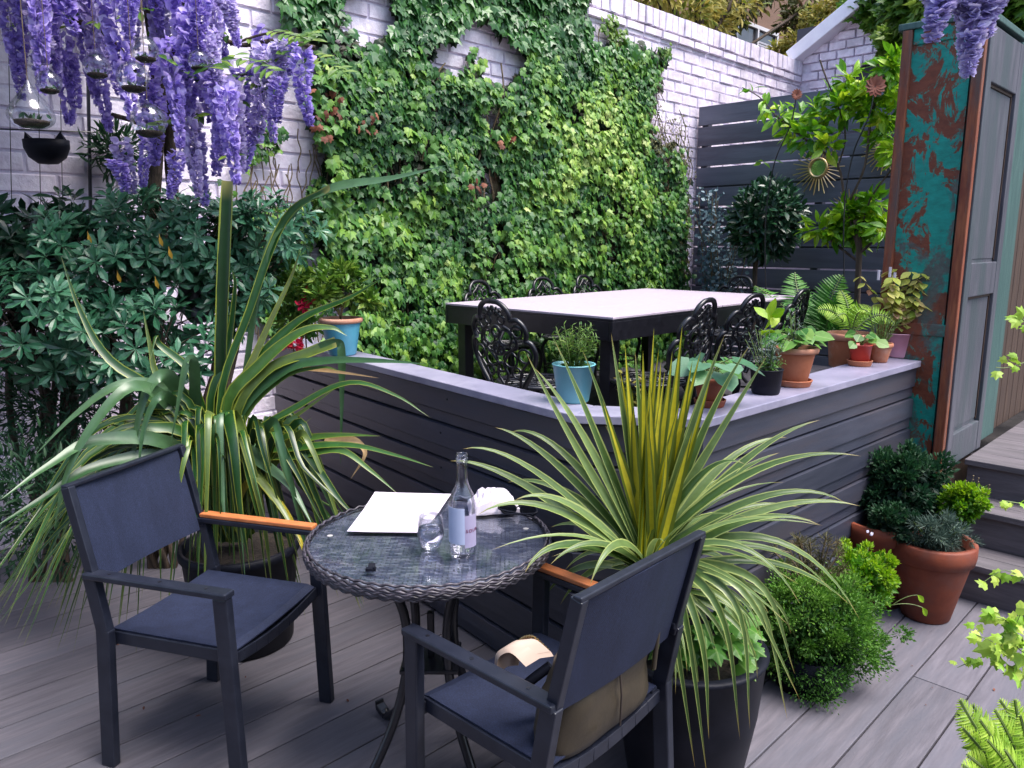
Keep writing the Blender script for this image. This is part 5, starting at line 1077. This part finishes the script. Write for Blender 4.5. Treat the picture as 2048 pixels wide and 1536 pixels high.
for i in range(36):
    x = random.uniform(-60, 300); y = random.uniform(1120, 1340); e = random.uniform(-.6, -.25) if x < 80 else random.uniform(-.25, .0); lf(A_, [(random.uniform(240, 380), random.uniform(860, 980), -.1), ((x + 300) / 2, random.uniform(960, 1060), e * .6), (x, y, e)], random.uniform(.014, .026), rn=random.uniform(0, .5))
for i in range(26):
    a = random.uniform(-1, 1); L = random.uniform(.25, .55); tp = PB + np.array([a * L * .8, random.uniform(-.3, .2), L]); A_.strap(bez(PB, PB + np.array([a * L * .2, 0, L * .7]), tp, 10), .03, (0, -1, .2), random.random(), .25)
A_.build('leaves', LEAF['phorm'], t, smooth=True); G_.build('arching_leaves', LEAF['phormsheen'], t, smooth=True, label='arching leaves with the sky sheen put into a paler colour'); D_.build('dry_leaves', LEAF['dry'], t, smooth=True)
bl3 = MB()
lf(bl3, [(500, 960, -.1), (560, 1010, -.2), (600, 1080, -.3), (612, 1130, -.3)], .03, (.3, -.7, .6)); bl3.build('yellow_leaf', leafm('yellow_leaf', [C(.5, .42, .03), C(.55, .45, .05)]), t)

# ------------------------------------------------------------------ glossy shrub (pittosporum) left
def glossy(name, label, ells, nros, base, m='pitto', leaf=.085, stems=True):
    t = thing(name, label, 'shrub', base); b = MB(); s_ = MB()
    for (px, py, y, rx, rz, ry), k in zip(ells, nros):
        c = PY(px, py, y); P, D = ellpts(k, c, (rx, ry, rz), .7)
        for p, dd in zip(P, D):
            ax = nrm(dd * .8 + np.array([0, -.35, .55]) + RNG.normal(0, .25, 3)); X = nrm(np.cross(ax, (0.3, .2, 1))); Yv = np.cross(ax, X); n = random.randint(8, 12); an = np.arange(n) * 2.4; el = np.linspace(.15, 1.1, n)
            dl = (X * np.cos(an)[:, None] + Yv * np.sin(an)[:, None]) * np.cos(el * .9)[:, None] + ax * np.sin(el * .9 - .05)[:, None]
            rr = random.uniform(.0, .75); b.inst(OBOV, np.repeat(p[None], n, 0) + ax * np.linspace(0, .012, n)[:, None], dl, np.repeat(ax[None], n, 0) + RNG.normal(0, .15, (n, 3)), RNG.uniform(.75, 1.1, n) * leaf * (1.1 - .35 * el), np.clip(rr + RNG.normal(0, .12, n), 0, 1))
            if random.random() < .4: s_.tube([p, p - ax * .16 + (c - p) * .2], .003, 4)
    b.build('crown', LEAF[m], t); 
    for i in range(9): e = random.choice(ells); s_.tube(catmull([np.array(base) + np.array([random.uniform(-.1, .1), 0, 0]), (np.array(base) + PY(*e[:3])) / 2 + np.array([random.uniform(-.1, .1), 0, 0]), PY(*e[:3])], 4), .014, 6)
    s_.build('trunk', M['bark'], t, smooth=True); return t
t = glossy('glossy_shrub', 'wide evergreen shrub with whorls of glossy leaves under the wisteria', [(330, 470, 3.45, .42, .20, .25), (180, 530, 3.3, .40, .26, .25), (520, 470, 3.6, .25, .17, .2), (70, 640, 3.05, .32, .25, .25), (260, 690, 3.15, .36, .20, .2), (450, 560, 3.6, .24, .22, .2), (330, 600, 3.5, .40, .28, .15)], [150, 130, 70, 95, 85, 60, 60], np.array([-1.7, 3.45, 0]))
b = MB()
for px, py in ((318, 467), (234, 540), (310, 552), (337, 492), (175, 462)): b.inst(OBOV, PY(px, py, 3.1)[None], np.array([[.2, -.2, -1]]), np.array([[0, -1, .3]]), .05, [.5])
b.build('yellow_leaves', leafm('autumn_leaf', [C(.6, .32, .03), C(.7, .4, .05)]), t)
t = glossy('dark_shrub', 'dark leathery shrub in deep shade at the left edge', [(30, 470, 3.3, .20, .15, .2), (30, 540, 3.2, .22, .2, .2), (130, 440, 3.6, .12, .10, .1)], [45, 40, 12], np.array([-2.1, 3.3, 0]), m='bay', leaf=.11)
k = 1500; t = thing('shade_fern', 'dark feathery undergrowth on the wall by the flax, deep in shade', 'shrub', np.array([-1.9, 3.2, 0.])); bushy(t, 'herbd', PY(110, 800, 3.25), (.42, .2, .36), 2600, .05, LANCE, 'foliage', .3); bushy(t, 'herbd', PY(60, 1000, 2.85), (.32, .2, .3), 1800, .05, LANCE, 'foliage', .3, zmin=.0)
c = PV(235, 300, 4.25); t = thing('wall_fern', 'small dark green tuft on the shaded wall below the purple blossom', 'fern', c)
bushy(t, 'herbd', c, (.16, .1, .13), 420, .07, LANCE, 'foliage', .2); b = MB(); b.tube([c, c + np.array([.02, .08, -.05])], .01, 5); b.build('stalk', M['stem'], t)

# ------------------------------------------------------------------ herb mounds and big terracotta pots, right
def mound(name, label, c, r, k, leaf, m, t=SMALL, cat='herb', zmin=.01, strag=0, mstem='greenstem', parent=None, nm='foliage', nclump=70):
    t_ = parent or thing(name, label, cat, (c[0], c[1], 0)); b = MB(); s_ = MB(); CC, CD = ellpts(nclump, c, r, .8); CC = np.array(c) + (CC - np.array(c)) * (RNG.uniform(.72, 1.10, nclump) + .22 * fnoise(CD, 2.6, c[1] * 5))[:, None]
    per = k // nclump
    for q in range(nclump):
        cr = random.uniform(.12, .34) * min(r); P, D = ellpts(per, CC[q] * .95 + np.array(c) * .05, (cr, cr, cr * .85), .2); w = P[:, 2] > zmin; P, D = P[w], D[w]; kk = len(P)
        if kk == 0: continue
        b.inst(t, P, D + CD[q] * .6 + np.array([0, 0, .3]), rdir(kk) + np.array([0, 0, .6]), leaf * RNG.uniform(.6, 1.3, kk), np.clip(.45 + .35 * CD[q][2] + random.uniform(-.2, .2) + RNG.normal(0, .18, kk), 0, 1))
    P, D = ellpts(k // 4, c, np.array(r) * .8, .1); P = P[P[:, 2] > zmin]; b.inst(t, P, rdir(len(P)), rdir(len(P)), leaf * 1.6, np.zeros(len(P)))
    for q in range(30): s_.tube([np.array([c[0], c[1], max(zmin, c[2] - r[2] * .9)]), CC[q]], .003, 4)
    b.build(nm, LEAF[m], t_); s_.build(nm + '_stems', M[mstem], t_); return t_
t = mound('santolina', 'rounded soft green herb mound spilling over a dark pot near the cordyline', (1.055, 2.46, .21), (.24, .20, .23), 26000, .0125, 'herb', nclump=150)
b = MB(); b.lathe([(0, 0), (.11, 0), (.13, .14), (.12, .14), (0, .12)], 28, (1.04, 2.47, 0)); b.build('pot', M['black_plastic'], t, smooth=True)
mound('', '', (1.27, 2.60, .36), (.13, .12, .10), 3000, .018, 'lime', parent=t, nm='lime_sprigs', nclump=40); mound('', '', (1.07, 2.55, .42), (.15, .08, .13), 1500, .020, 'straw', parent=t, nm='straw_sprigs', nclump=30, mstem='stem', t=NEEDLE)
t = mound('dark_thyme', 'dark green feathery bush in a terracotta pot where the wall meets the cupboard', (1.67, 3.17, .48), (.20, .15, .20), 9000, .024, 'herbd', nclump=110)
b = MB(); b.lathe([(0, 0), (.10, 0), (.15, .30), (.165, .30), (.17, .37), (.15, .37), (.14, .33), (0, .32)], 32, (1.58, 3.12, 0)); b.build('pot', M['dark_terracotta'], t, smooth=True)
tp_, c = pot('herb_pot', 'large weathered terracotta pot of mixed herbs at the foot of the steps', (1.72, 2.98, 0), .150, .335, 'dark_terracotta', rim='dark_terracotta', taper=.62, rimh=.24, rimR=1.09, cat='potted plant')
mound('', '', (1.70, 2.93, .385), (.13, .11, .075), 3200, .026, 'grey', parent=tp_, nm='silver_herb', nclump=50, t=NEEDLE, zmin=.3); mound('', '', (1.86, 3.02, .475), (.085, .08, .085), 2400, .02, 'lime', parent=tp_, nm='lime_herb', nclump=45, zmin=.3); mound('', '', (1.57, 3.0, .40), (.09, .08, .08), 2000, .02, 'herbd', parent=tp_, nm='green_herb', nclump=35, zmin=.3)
b = MB()
for dx, dy, l in ((0, 0, .12), (.05, .02, .1), (.08, -.02, .08), (-.03, .01, .09)): p = np.array([1.86 + dx * .7, 3.0 + dy, .50]); b.tube([p, p + np.array([.01, 0, l * .8])], .0015, 4); [b.lathe([(0, -.003), (.0035, 0), (0, .003)], 8, p + np.array([.01, 0, l * .8 - .016 * q])) for q in range(3)]
b.build('seed_heads', M['stem'], tp_)
b = MB(); s_ = MB()
for tx, ty, a in ((1835, 1190, 1), (1845, 1215, -1)):
    p0, p1 = PY(1785, 1210, 2.72), PY(tx, ty, 2.70); s_.tube(bez(p0, (p0 + p1) / 2 + np.array([0, 0, .02]), p1, 8), .0015, 4); b.inst(OVAL, p1[None], np.array([[.7, 0, -.7 * (1.3 - a * .3)]]), np.array([[0, -1, .4]]), .045, [.7], 1.2)
b.build('trailing_leaves', LEAF['lime'], tp_); s_.build('runners', M['greenstem'], tp_)
b = MB(); b.inst(ROUND, np.array([PY(x, y, 2.8) for x, y in ((1737, 1060), (1746, 1068), (1742, 1064))]), rdir(3), np.repeat([[0, -1, .3]], 3, 0), .013, [.8, .9, 1]); tag(b.build('violet_flower', LEAF['wistp']), 'tiny pale violet flower between herb mound and terracotta pot', 'flower')

# ------------------------------------------------------------------ wisteria
def raceme_mesh(m, seed, L=.5, R=.05, per=120):
    rg = np.random.default_rng(seed); b = MB(); t = np.sort(rg.random(per) ** .85); z = -L * t; rr = R * (np.clip(t * 8, .5, 1) * (1.04 - t) ** .7) * rg.uniform(.75, 1.1, per); a = np.arange(per) * 2.4 + rg.normal(0, .3, per)
    wob = np.stack([.02 * np.sin(t * 4 + seed), .02 * np.cos(t * 3 + seed), z], -1); O = np.stack([np.cos(a), np.sin(a), 0 * a], -1); P = wob + O * rr[:, None] * .75
    for k, (dz, sc) in enumerate(((.5, 1), (-.5, .8), (.1, .7))):
        tan = np.stack([-np.sin(a), np.cos(a), 0 * a], -1)
        d = O * .8 + np.array([0, 0, dz]) + tan * (rg.normal(0, .5, per)[:, None]); n = np.array([0, 0, 1.]) * .6 + O * (1 if k == 0 else -.5) + rg.normal(0, .25, (per, 3))
        b.inst(ROUND, P, d, n, sc * .044 * (1.15 - .55 * t), np.clip(.35 + .3 * (k == 0) - .25 * t + rg.normal(0, .2, per), 0, 1))
    b.tube(np.stack([.02 * np.sin(np.linspace(0, 1, 9) * 4 + seed), .02 * np.cos(np.linspace(0, 1, 9) * 3 + seed), -L * np.linspace(0, 1, 9) * .95], -1), .0015, 4)
    o = b.build('flower_raceme', LEAF[m]); return o
wt_ = thing('wisteria', 'wisteria hung with long violet flower chains across the top left', 'wisteria', (-1.3, 3.5, 0), world=False); wo = np.array([-1.3, 3.5, 0])
protos = [raceme_mesh('wist' if s not in (1, 5) else 'wistm', s, .5, .044, 105) for s in range(7)]
RL = [(12, -90, 150), (45, -80, 120), (62, -60, 190), (100, -60, 175), (122, -40, 250), (150, -90, 150), (165, -60, 210), (196, 20, 262), (214, -90, 160), (233, -60, 235), (255, -90, 80), (30, 60, 200), (85, 80, 165), (140, 100, 215), (180, -120, 60), (325, -70, 170), (348, -50, 230), (372, -90, 250), (330, 60, 300), (362, 130, 392), (300, 180, 330), (283, 230, 372), (250, 280, 388), (238, 320, 384), (310, -110, 60), (395, -60, 100), (408, -90, 140), (430, -80, 130), (448, -90, 90), (415, 60, 180), (420, 150, 300), (437, 150, 355), (458, 160, 370), (470, 170, 345), (500, 170, 294), (488, 230, 344), (520, 90, 290), (545, 100, 285), (530, 60, 200), (512, 80, 175), (562, 85, 155), (578, 80, 150), (606, 100, 250), (380, 200, 330), (395, 270, 412), (345, 300, 400), (300, 100, 250), (270, -20, 100), (225, 100, 190), (20, -120, 60), (75, -120, 60), (130, -120, 70), (370, 20, 200), (480, 130, 230), (452, -20, 60), (555, 150, 245)]
for i, (px, y0, y1) in enumerate(RL):
    yy = random.uniform(2.75, 3.3) if px < 480 else random.uniform(3.1, 3.5)
    a, b_ = PY(px, y0, yy), PY(px, y1, yy); L = a[2] - b_[2]; pr_ = protos[i % 7]; o = pr_ if i < 7 else pr_.copy()
    if i >= 7: COL.objects.link(o)
    o.parent = wt_; o.location = a - wo; sxy = min(1.5, max(.75, (L / .5) ** .3)) * random.uniform(.72, 1.0); o.scale = (sxy, sxy, L / .5); o.rotation_euler = (random.uniform(-.06, .06), random.uniform(-.06, .06), random.uniform(0, 6))
b = MB(); L3 = lambda P: [PY(x, y, yy) - wo for x, y, yy in P]
for P, r_ in (([(300, 560, 3.7), (305, 420, 3.7), (312, 300, 3.65), (318, 150, 3.5), (300, -20, 3.3), (290, -160, 3.1)], .035), ([(345, 560, 3.75), (348, 420, 3.72), (340, 300, 3.7), (352, 120, 3.5), (385, -20, 3.3), (400, -120, 3.2)], .028), ([(300, 620, 3.7), (300, 1000, 3.65)], .03),
    ([(385, -20, 3.3), (430, 60, 3.3), (480, 90, 3.3), (560, 80, 3.35), (630, 95, 3.4)], .009), ([(460, 90, 3.3), (520, 70, 3.3), (560, 65, 3.3)], .005), ([(-80, -110, 3.0), (150, -130, 3.0), (290, -140, 3.1), (480, -120, 3.2), (700, -150, 3.3)], .03), ([(310, 130, 3.5), (400, 150, 3.4), (480, 150, 3.35), (545, 120, 3.35)], .008), ([(310, 260, 3.6), (260, 240, 3.4), (225, 230, 3.3)], .01), ([(315, 200, 3.5), (200, 60, 3.1), (60, 40, 3.0)], .01)): b.tube(catmull(L3(P), 6), r_, 8)
b.build('trunk', M['bark'], wt_, smooth=True)
b = MB()
for px, py, n_ in ((500, 78, 8), (545, 62, 8), (575, 85, 7), (620, 105, 8), (470, 110, 7), (440, 120, 6), (478, 150, 7), (430, 180, 6), (60, 30, 5), (90, 75, 4), (300, 20, 6), (350, -5, 6), (480, 200, 6), (400, 230, 6), (190, 60, 5), (310, 60, 6), (210, 20, 6), (150, 40, 5), (455, 290, 5), (530, 125, 7)):
    p0 = PY(px, py, random.uniform(3.0, 3.35)) - wo; dd = nrm(np.array([random.uniform(-1, 1), -.4, random.uniform(-.5, .3)])); pts = p0 + dd * np.linspace(0, .2, n_)[:, None]; sd_ = nrm(np.cross(dd, (0, -.5, 1)))
    for s2 in (-1, 1): b.inst(OVAL, pts, np.repeat((sd_ * s2 + dd * .4)[None], n_, 0) + RNG.normal(0, .15, (n_, 3)), np.repeat([[0, -.6, .8]], n_, 0) + RNG.normal(0, .2, (n_, 3)), .062, RNG.random(n_), .9)
b.build('leaves', LEAF['azalea'], wt_)
# unseen leaf roof added over the left corner to throw shade there
k = 9000; P = np.stack([RNG.uniform(-2.4, 1.5, k), RNG.uniform(2.5, 4.4, k), 3.02 + RNG.uniform(-.06, .22, k)], -1); P = P[(P[:, 0] < .7) | (P[:, 1] > 3.1)]; k = len(P); P = np.stack([(P[:, 0] - P[:, 1]) * S2, (P[:, 0] + P[:, 1]) * S2, P[:, 2]], -1); b = MB(); b.inst(OVAL, P - wo, rdir(k) + np.array([0, 0, -.3]), rdir(k) * .6 + np.array([0, 0, 1.]), RNG.uniform(.10, .17, k), RNG.random(k), 1.1); b.build('added_shade_canopy', LEAF['azalea'], wt_)
pg = thing('added_pergola', 'unseen timber beams added with the leaf roof that shades the left corner', 'added_pergola', (-2.5, 2.8, 0))  # unseen frame added under the shading leaf roof
for y_ in (3.05, 3.7, 4.3): b = MB(); b.box((.1, y_, 2.94), (3.7, .06, .10)); b.build('beam', M['brown_wood'], pg, uvf=True)
for x_, y_ in ((-1.7, 3.05), (-1.7, 4.3)): b = MB(); b.box((x_, y_, 1.45), (.09, .09, 2.88)); b.build('post', M['brown_wood'], pg, uvf=True)
w2 = thing('pale_wisteria', 'pale lilac flower chains dangling in front of the cupboard top at right', 'wisteria', PY(1935, -60, 2.2), world=False); w2o = PY(1935, -60, 2.2)
pp = [raceme_mesh('wistp', 20 + s, .5, .026, 120) for s in range(3)]
for i, (px, y0, y1) in enumerate(((1888, -70, 86), (1966, -60, 152), (1985, -70, 70), (1995, -60, 50), (1952, -70, 60), (1880, -70, 20))):
    o = pp[i % 3] if i < 3 else pp[i % 3].copy()
    if i >= 3: COL.objects.link(o)
    a, b_ = PY(px, y0, 2.2), PY(px, y1, 2.2); o.parent = w2; o.location = a - w2o; o.scale = (1, 1, (a[2] - b_[2]) / .5)
b = MB(); b.tube(catmull([PY(1780, -110, 2.25) - w2o, PY(1900, -75, 2.2) - w2o, PY(2080, -70, 2.2) - w2o], 6), .01, 7); b.build('branch', M['bark'], w2, smooth=True)
globe(62, 228, 40, 2.15, 'large teardrop glass terrarium hanging over the cat planter', True)
globe(290, 100, 24, 2.5, 'small clear glass globe on a string, highest among the flower chains')
globe(266, 155, 29, 2.55, 'glass globe with rusty soil hanging left of the highest globe')
globe(297, 242, 32, 2.6, 'glass globe with a dark base, lowest of the hanging globes')
globe(193, 132, 24, 2.75, 'glass globe mostly hidden by blossom, its dark soil showing')
globe(398, 122, 20, 2.9, 'small glass bowl with dark soil behind the right flower chains')
globe(98, 165, 22, 2.6, 'glass globe with brown soil above the large teardrop terrarium')

# ------------------------------------------------------------------ foliage beyond the walls
def far(name, label, items, m, size, k, cat='shrub', t=OVAL, base=None, wid=None, trunk=True):
    o = thing(name, label, cat, np.array([*UV(items[0][2], items[0][3])[:2], 0.])); b = MB()
    for px, py, u, v, rp in items:
        q = ray(px, py); y = (u + v) * S2; c = PY(px, py, y); r = rp / F_PX * y; P, D = ellpts(k, c, (r, r * .7, r * .8), .35); b.inst(t, P, D + np.array([0, 0, -.1]) + RNG.normal(0, .5, (k, 3)), D * .4 + np.array([0, -.3, .7]) + RNG.normal(0, .5, (k, 3)), size * RNG.uniform(.7, 1.2, k), np.clip(.5 + .5 * fnoise(P, 1.6, 2.) + RNG.normal(0, .2, k), 0, 1), wid)
    b.build('crown', LEAF[m], o)
    if trunk:
        s_ = MB(); c = PY(items[0][0], items[0][1], (items[0][2] + items[0][3]) * S2); s_.tube([c * np.array([1, 1, 0]), c * np.array([1, 1, .6]), c], .06, 7)
        for px, py, u, v, rp in items[:4]: p = PY(px, py, (u + v) * S2); s_.tube([c * np.array([1, 1, .85]), p], .025, 6)
        s_.build('trunk', M['bark'], o)
    return o
far('japanese_maple', 'yellow green maple leaning over the top of the white wall', [(1400, 0, 7.5, 5.4, 70), (1330, -20, 7.2, 5.4, 60), (1470, -5, 7.8, 5.5, 55), (1290, -30, 7.0, 5.4, 50), (1380, 30, 7.5, 5.4, 42), (1425, 45, 7.8, 5.5, 36)], 'gold', .12, 230, 'tree', wid=.7)
far('green_climber', 'green creeper hanging over the window of the brown house', [(1450, 25, 12, 6.6, 45), (1490, 5, 12, 6.6, 45), (1415, 60, 11, 6.4, 40), (1620, 10, 13, 6.8, 50), (1590, 40, 13, 6.8, 34), (1530, -20, 13, 6.8, 30)], 'olive', .14, 300, 'climber')
far('golden_hedge', 'pale golden hedge sloping down behind the wall corner', [(1640, 40, 11, 5.6, 40), (1600, 85, 11, 5.6, 34), (1680, 15, 11, 5.4, 42), (1560, 105, 11, 5.9, 26), (1625, 105, 10.6, 5.4, 30), (1665, 70, 10.8, 5.3, 34), (1540, 120, 11, 5.9, 22), (1720, -10, 11, 5.4, 40), (1585, 125, 10.6, 5.6, 20)], 'gold', .075, 600, 'hedge')
far('ivy_bank', 'bright ivy pouring over the top of the parapet behind the cupboard', [(1770, 20, 9.6, 3.2, 60), (1720, 30, 9.8, 3.8, 36), (1840, 0, 8.5, 2.6, 70), (1800, 80, 9.0, 2.9, 34), (1900, 10, 8.2, 2.2, 70), (1960, 0, 8.0, 1.8, 70), (2020, 20, 8.0, 1.4, 80), (1780, -40, 9.6, 3.2, 60), (1870, -50, 8.5, 2.4, 70), (1960, -60, 8, 1.8, 70), (2060, -30, 8, 1.2, 70)], 'azalea', .13, 520, 'ivy', t=IVY)
ev = MB(); ev.box((11.0, .6, 4), (.3, 7.4, 8)); tag(ev.build('neighbour_wall', mat('dark_brick', (.02, .025, .02, 1), (.05, .05, .04, 1), 8, rough=.9), uvf=True), 'dark wall far behind the ivy at top right', 'wall')  # near-black green grey base colour

# ------------------------------------------------------------------ foreground ivy and fern at the right edge
ti = thing('trailing_ivy', 'pale variegated ivy sprays poking in from the right edge', 'ivy', PY(2150, 1300, 1.45)); b = MB(); s_ = MB()
for pts, n_, sz, y in (([(2110, 1230), (2050, 1250), (1990, 1300), (1915, 1335)], 26, .022, 1.45), ([(2110, 1260), (2060, 1290), (2010, 1240), (1972, 1232)], 18, .026, 1.4), ([(2110, 1300), (2050, 1320), (2000, 1290), (1950, 1268)], 16, .022, 1.5), ([(2120, 1150), (2060, 1160), (2010, 1140), (1966, 1165)], 11, .022, 1.6), ([(2120, 1000), (2070, 1010), (2030, 1005), (2012, 1002)], 6, .02, 1.6), ([(2110, 690), (2060, 720), (2015, 735), (1992, 735)], 8, .022, 1.5), ([(2110, 620), (2070, 650), (2040, 635), (2028, 640)], 5, .024, 1.5), ([(2120, 1330), (2040, 1300), (2030, 1260), (2040, 1230)], 24, .03, 1.4), ([(2120, 1350), (2060, 1350), (2010, 1325), (1990, 1290)], 24, .03, 1.4)):
    P = catmull([PY(x, yy, y) for x, yy in pts], max(3, n_ // 3)); s_.tube(P, .001, 4); P = P[len(P) // 4:]; kk = len(P); P = P + RNG.normal(0, .008, P.shape)
    b.inst(IVY, P, rdir(kk) * .7 + np.array([-.3, -.2, -.4]), np.array([0, -.7, .7]) + RNG.normal(0, .35, (kk, 3)), RNG.uniform(.7, 1.3, kk) * sz, RNG.uniform(.3, 1, kk))
b.build('leaves', LEAF['fernl'], ti); s_.build('stems', M['greenstem'], ti)
bs = PY(2085, 1640, 1.35); tf = thing('foreground_fern', 'pale lime fern fronds in the bottom right corner', 'fern', bs)
fern(tf, bs, [(PY(*a, y1), PY(*c_, y2)) for a, y1, c_, y2 in (((1920, 1400), 1.40, (1960, 1480), 1.38), ((1925, 1455), 1.35, (1990, 1530), 1.36), ((1945, 1410), 1.42, (2000, 1500), 1.4), ((2030, 1400), 1.42, (2040, 1480), 1.4), ((1990, 1420), 1.38, (2040, 1500), 1.36), ((1935, 1510), 1.30, (2000, 1560), 1.3), ((2080, 1390), 1.4, (2080, 1480), 1.4), ((2000, 1400), 1.45, (2060, 1480), 1.42), ((1960, 1440), 1.34, (2010, 1510), 1.34), ((2040, 1430), 1.32, (2060, 1500), 1.33), ((1925, 1530), 1.28, (1990, 1570), 1.3), ((1975, 1480), 1.30, (2030, 1540), 1.31), ((2070, 1430), 1.36, (2090, 1500), 1.36), ((1915, 1425), 1.45, (1970, 1500), 1.42), ((2010, 1500), 1.27, (2050, 1560), 1.29))], 'fernl', .040, 36)

# ------------------------------------------------------------------ fallen petals, leaves and grit on the deck
k = 60; P = np.stack([RNG.uniform(-1.6, 2.2, k), RNG.uniform(1.5, 3.4, k), RNG.uniform(.003, .006, k)], -1); uvp = np.stack([(P[:, 0] + P[:, 1]) * S2, (P[:, 1] - P[:, 0]) * S2], -1); P = P[(uvp[:, 0] < 1.7) | ((uvp[:, 1] < .9) & (uvp[:, 0] < 3.5))]; k = len(P)
b = MB(); b.inst(OVAL, P, np.stack([RNG.normal(size=k), RNG.normal(size=k), 0 * P[:, 0]], -1), np.array([0, 0, 1.]) + RNG.normal(0, .15, (k, 3)), RNG.uniform(.006, .020, k), RNG.random(k), 1.); o = b.build('leaf_litter', LEAF['brown']); o['kind'] = 'stuff'; o['label'] = 'tiny dry leaves scattered over the deck boards'; o['category'] = 'litter'
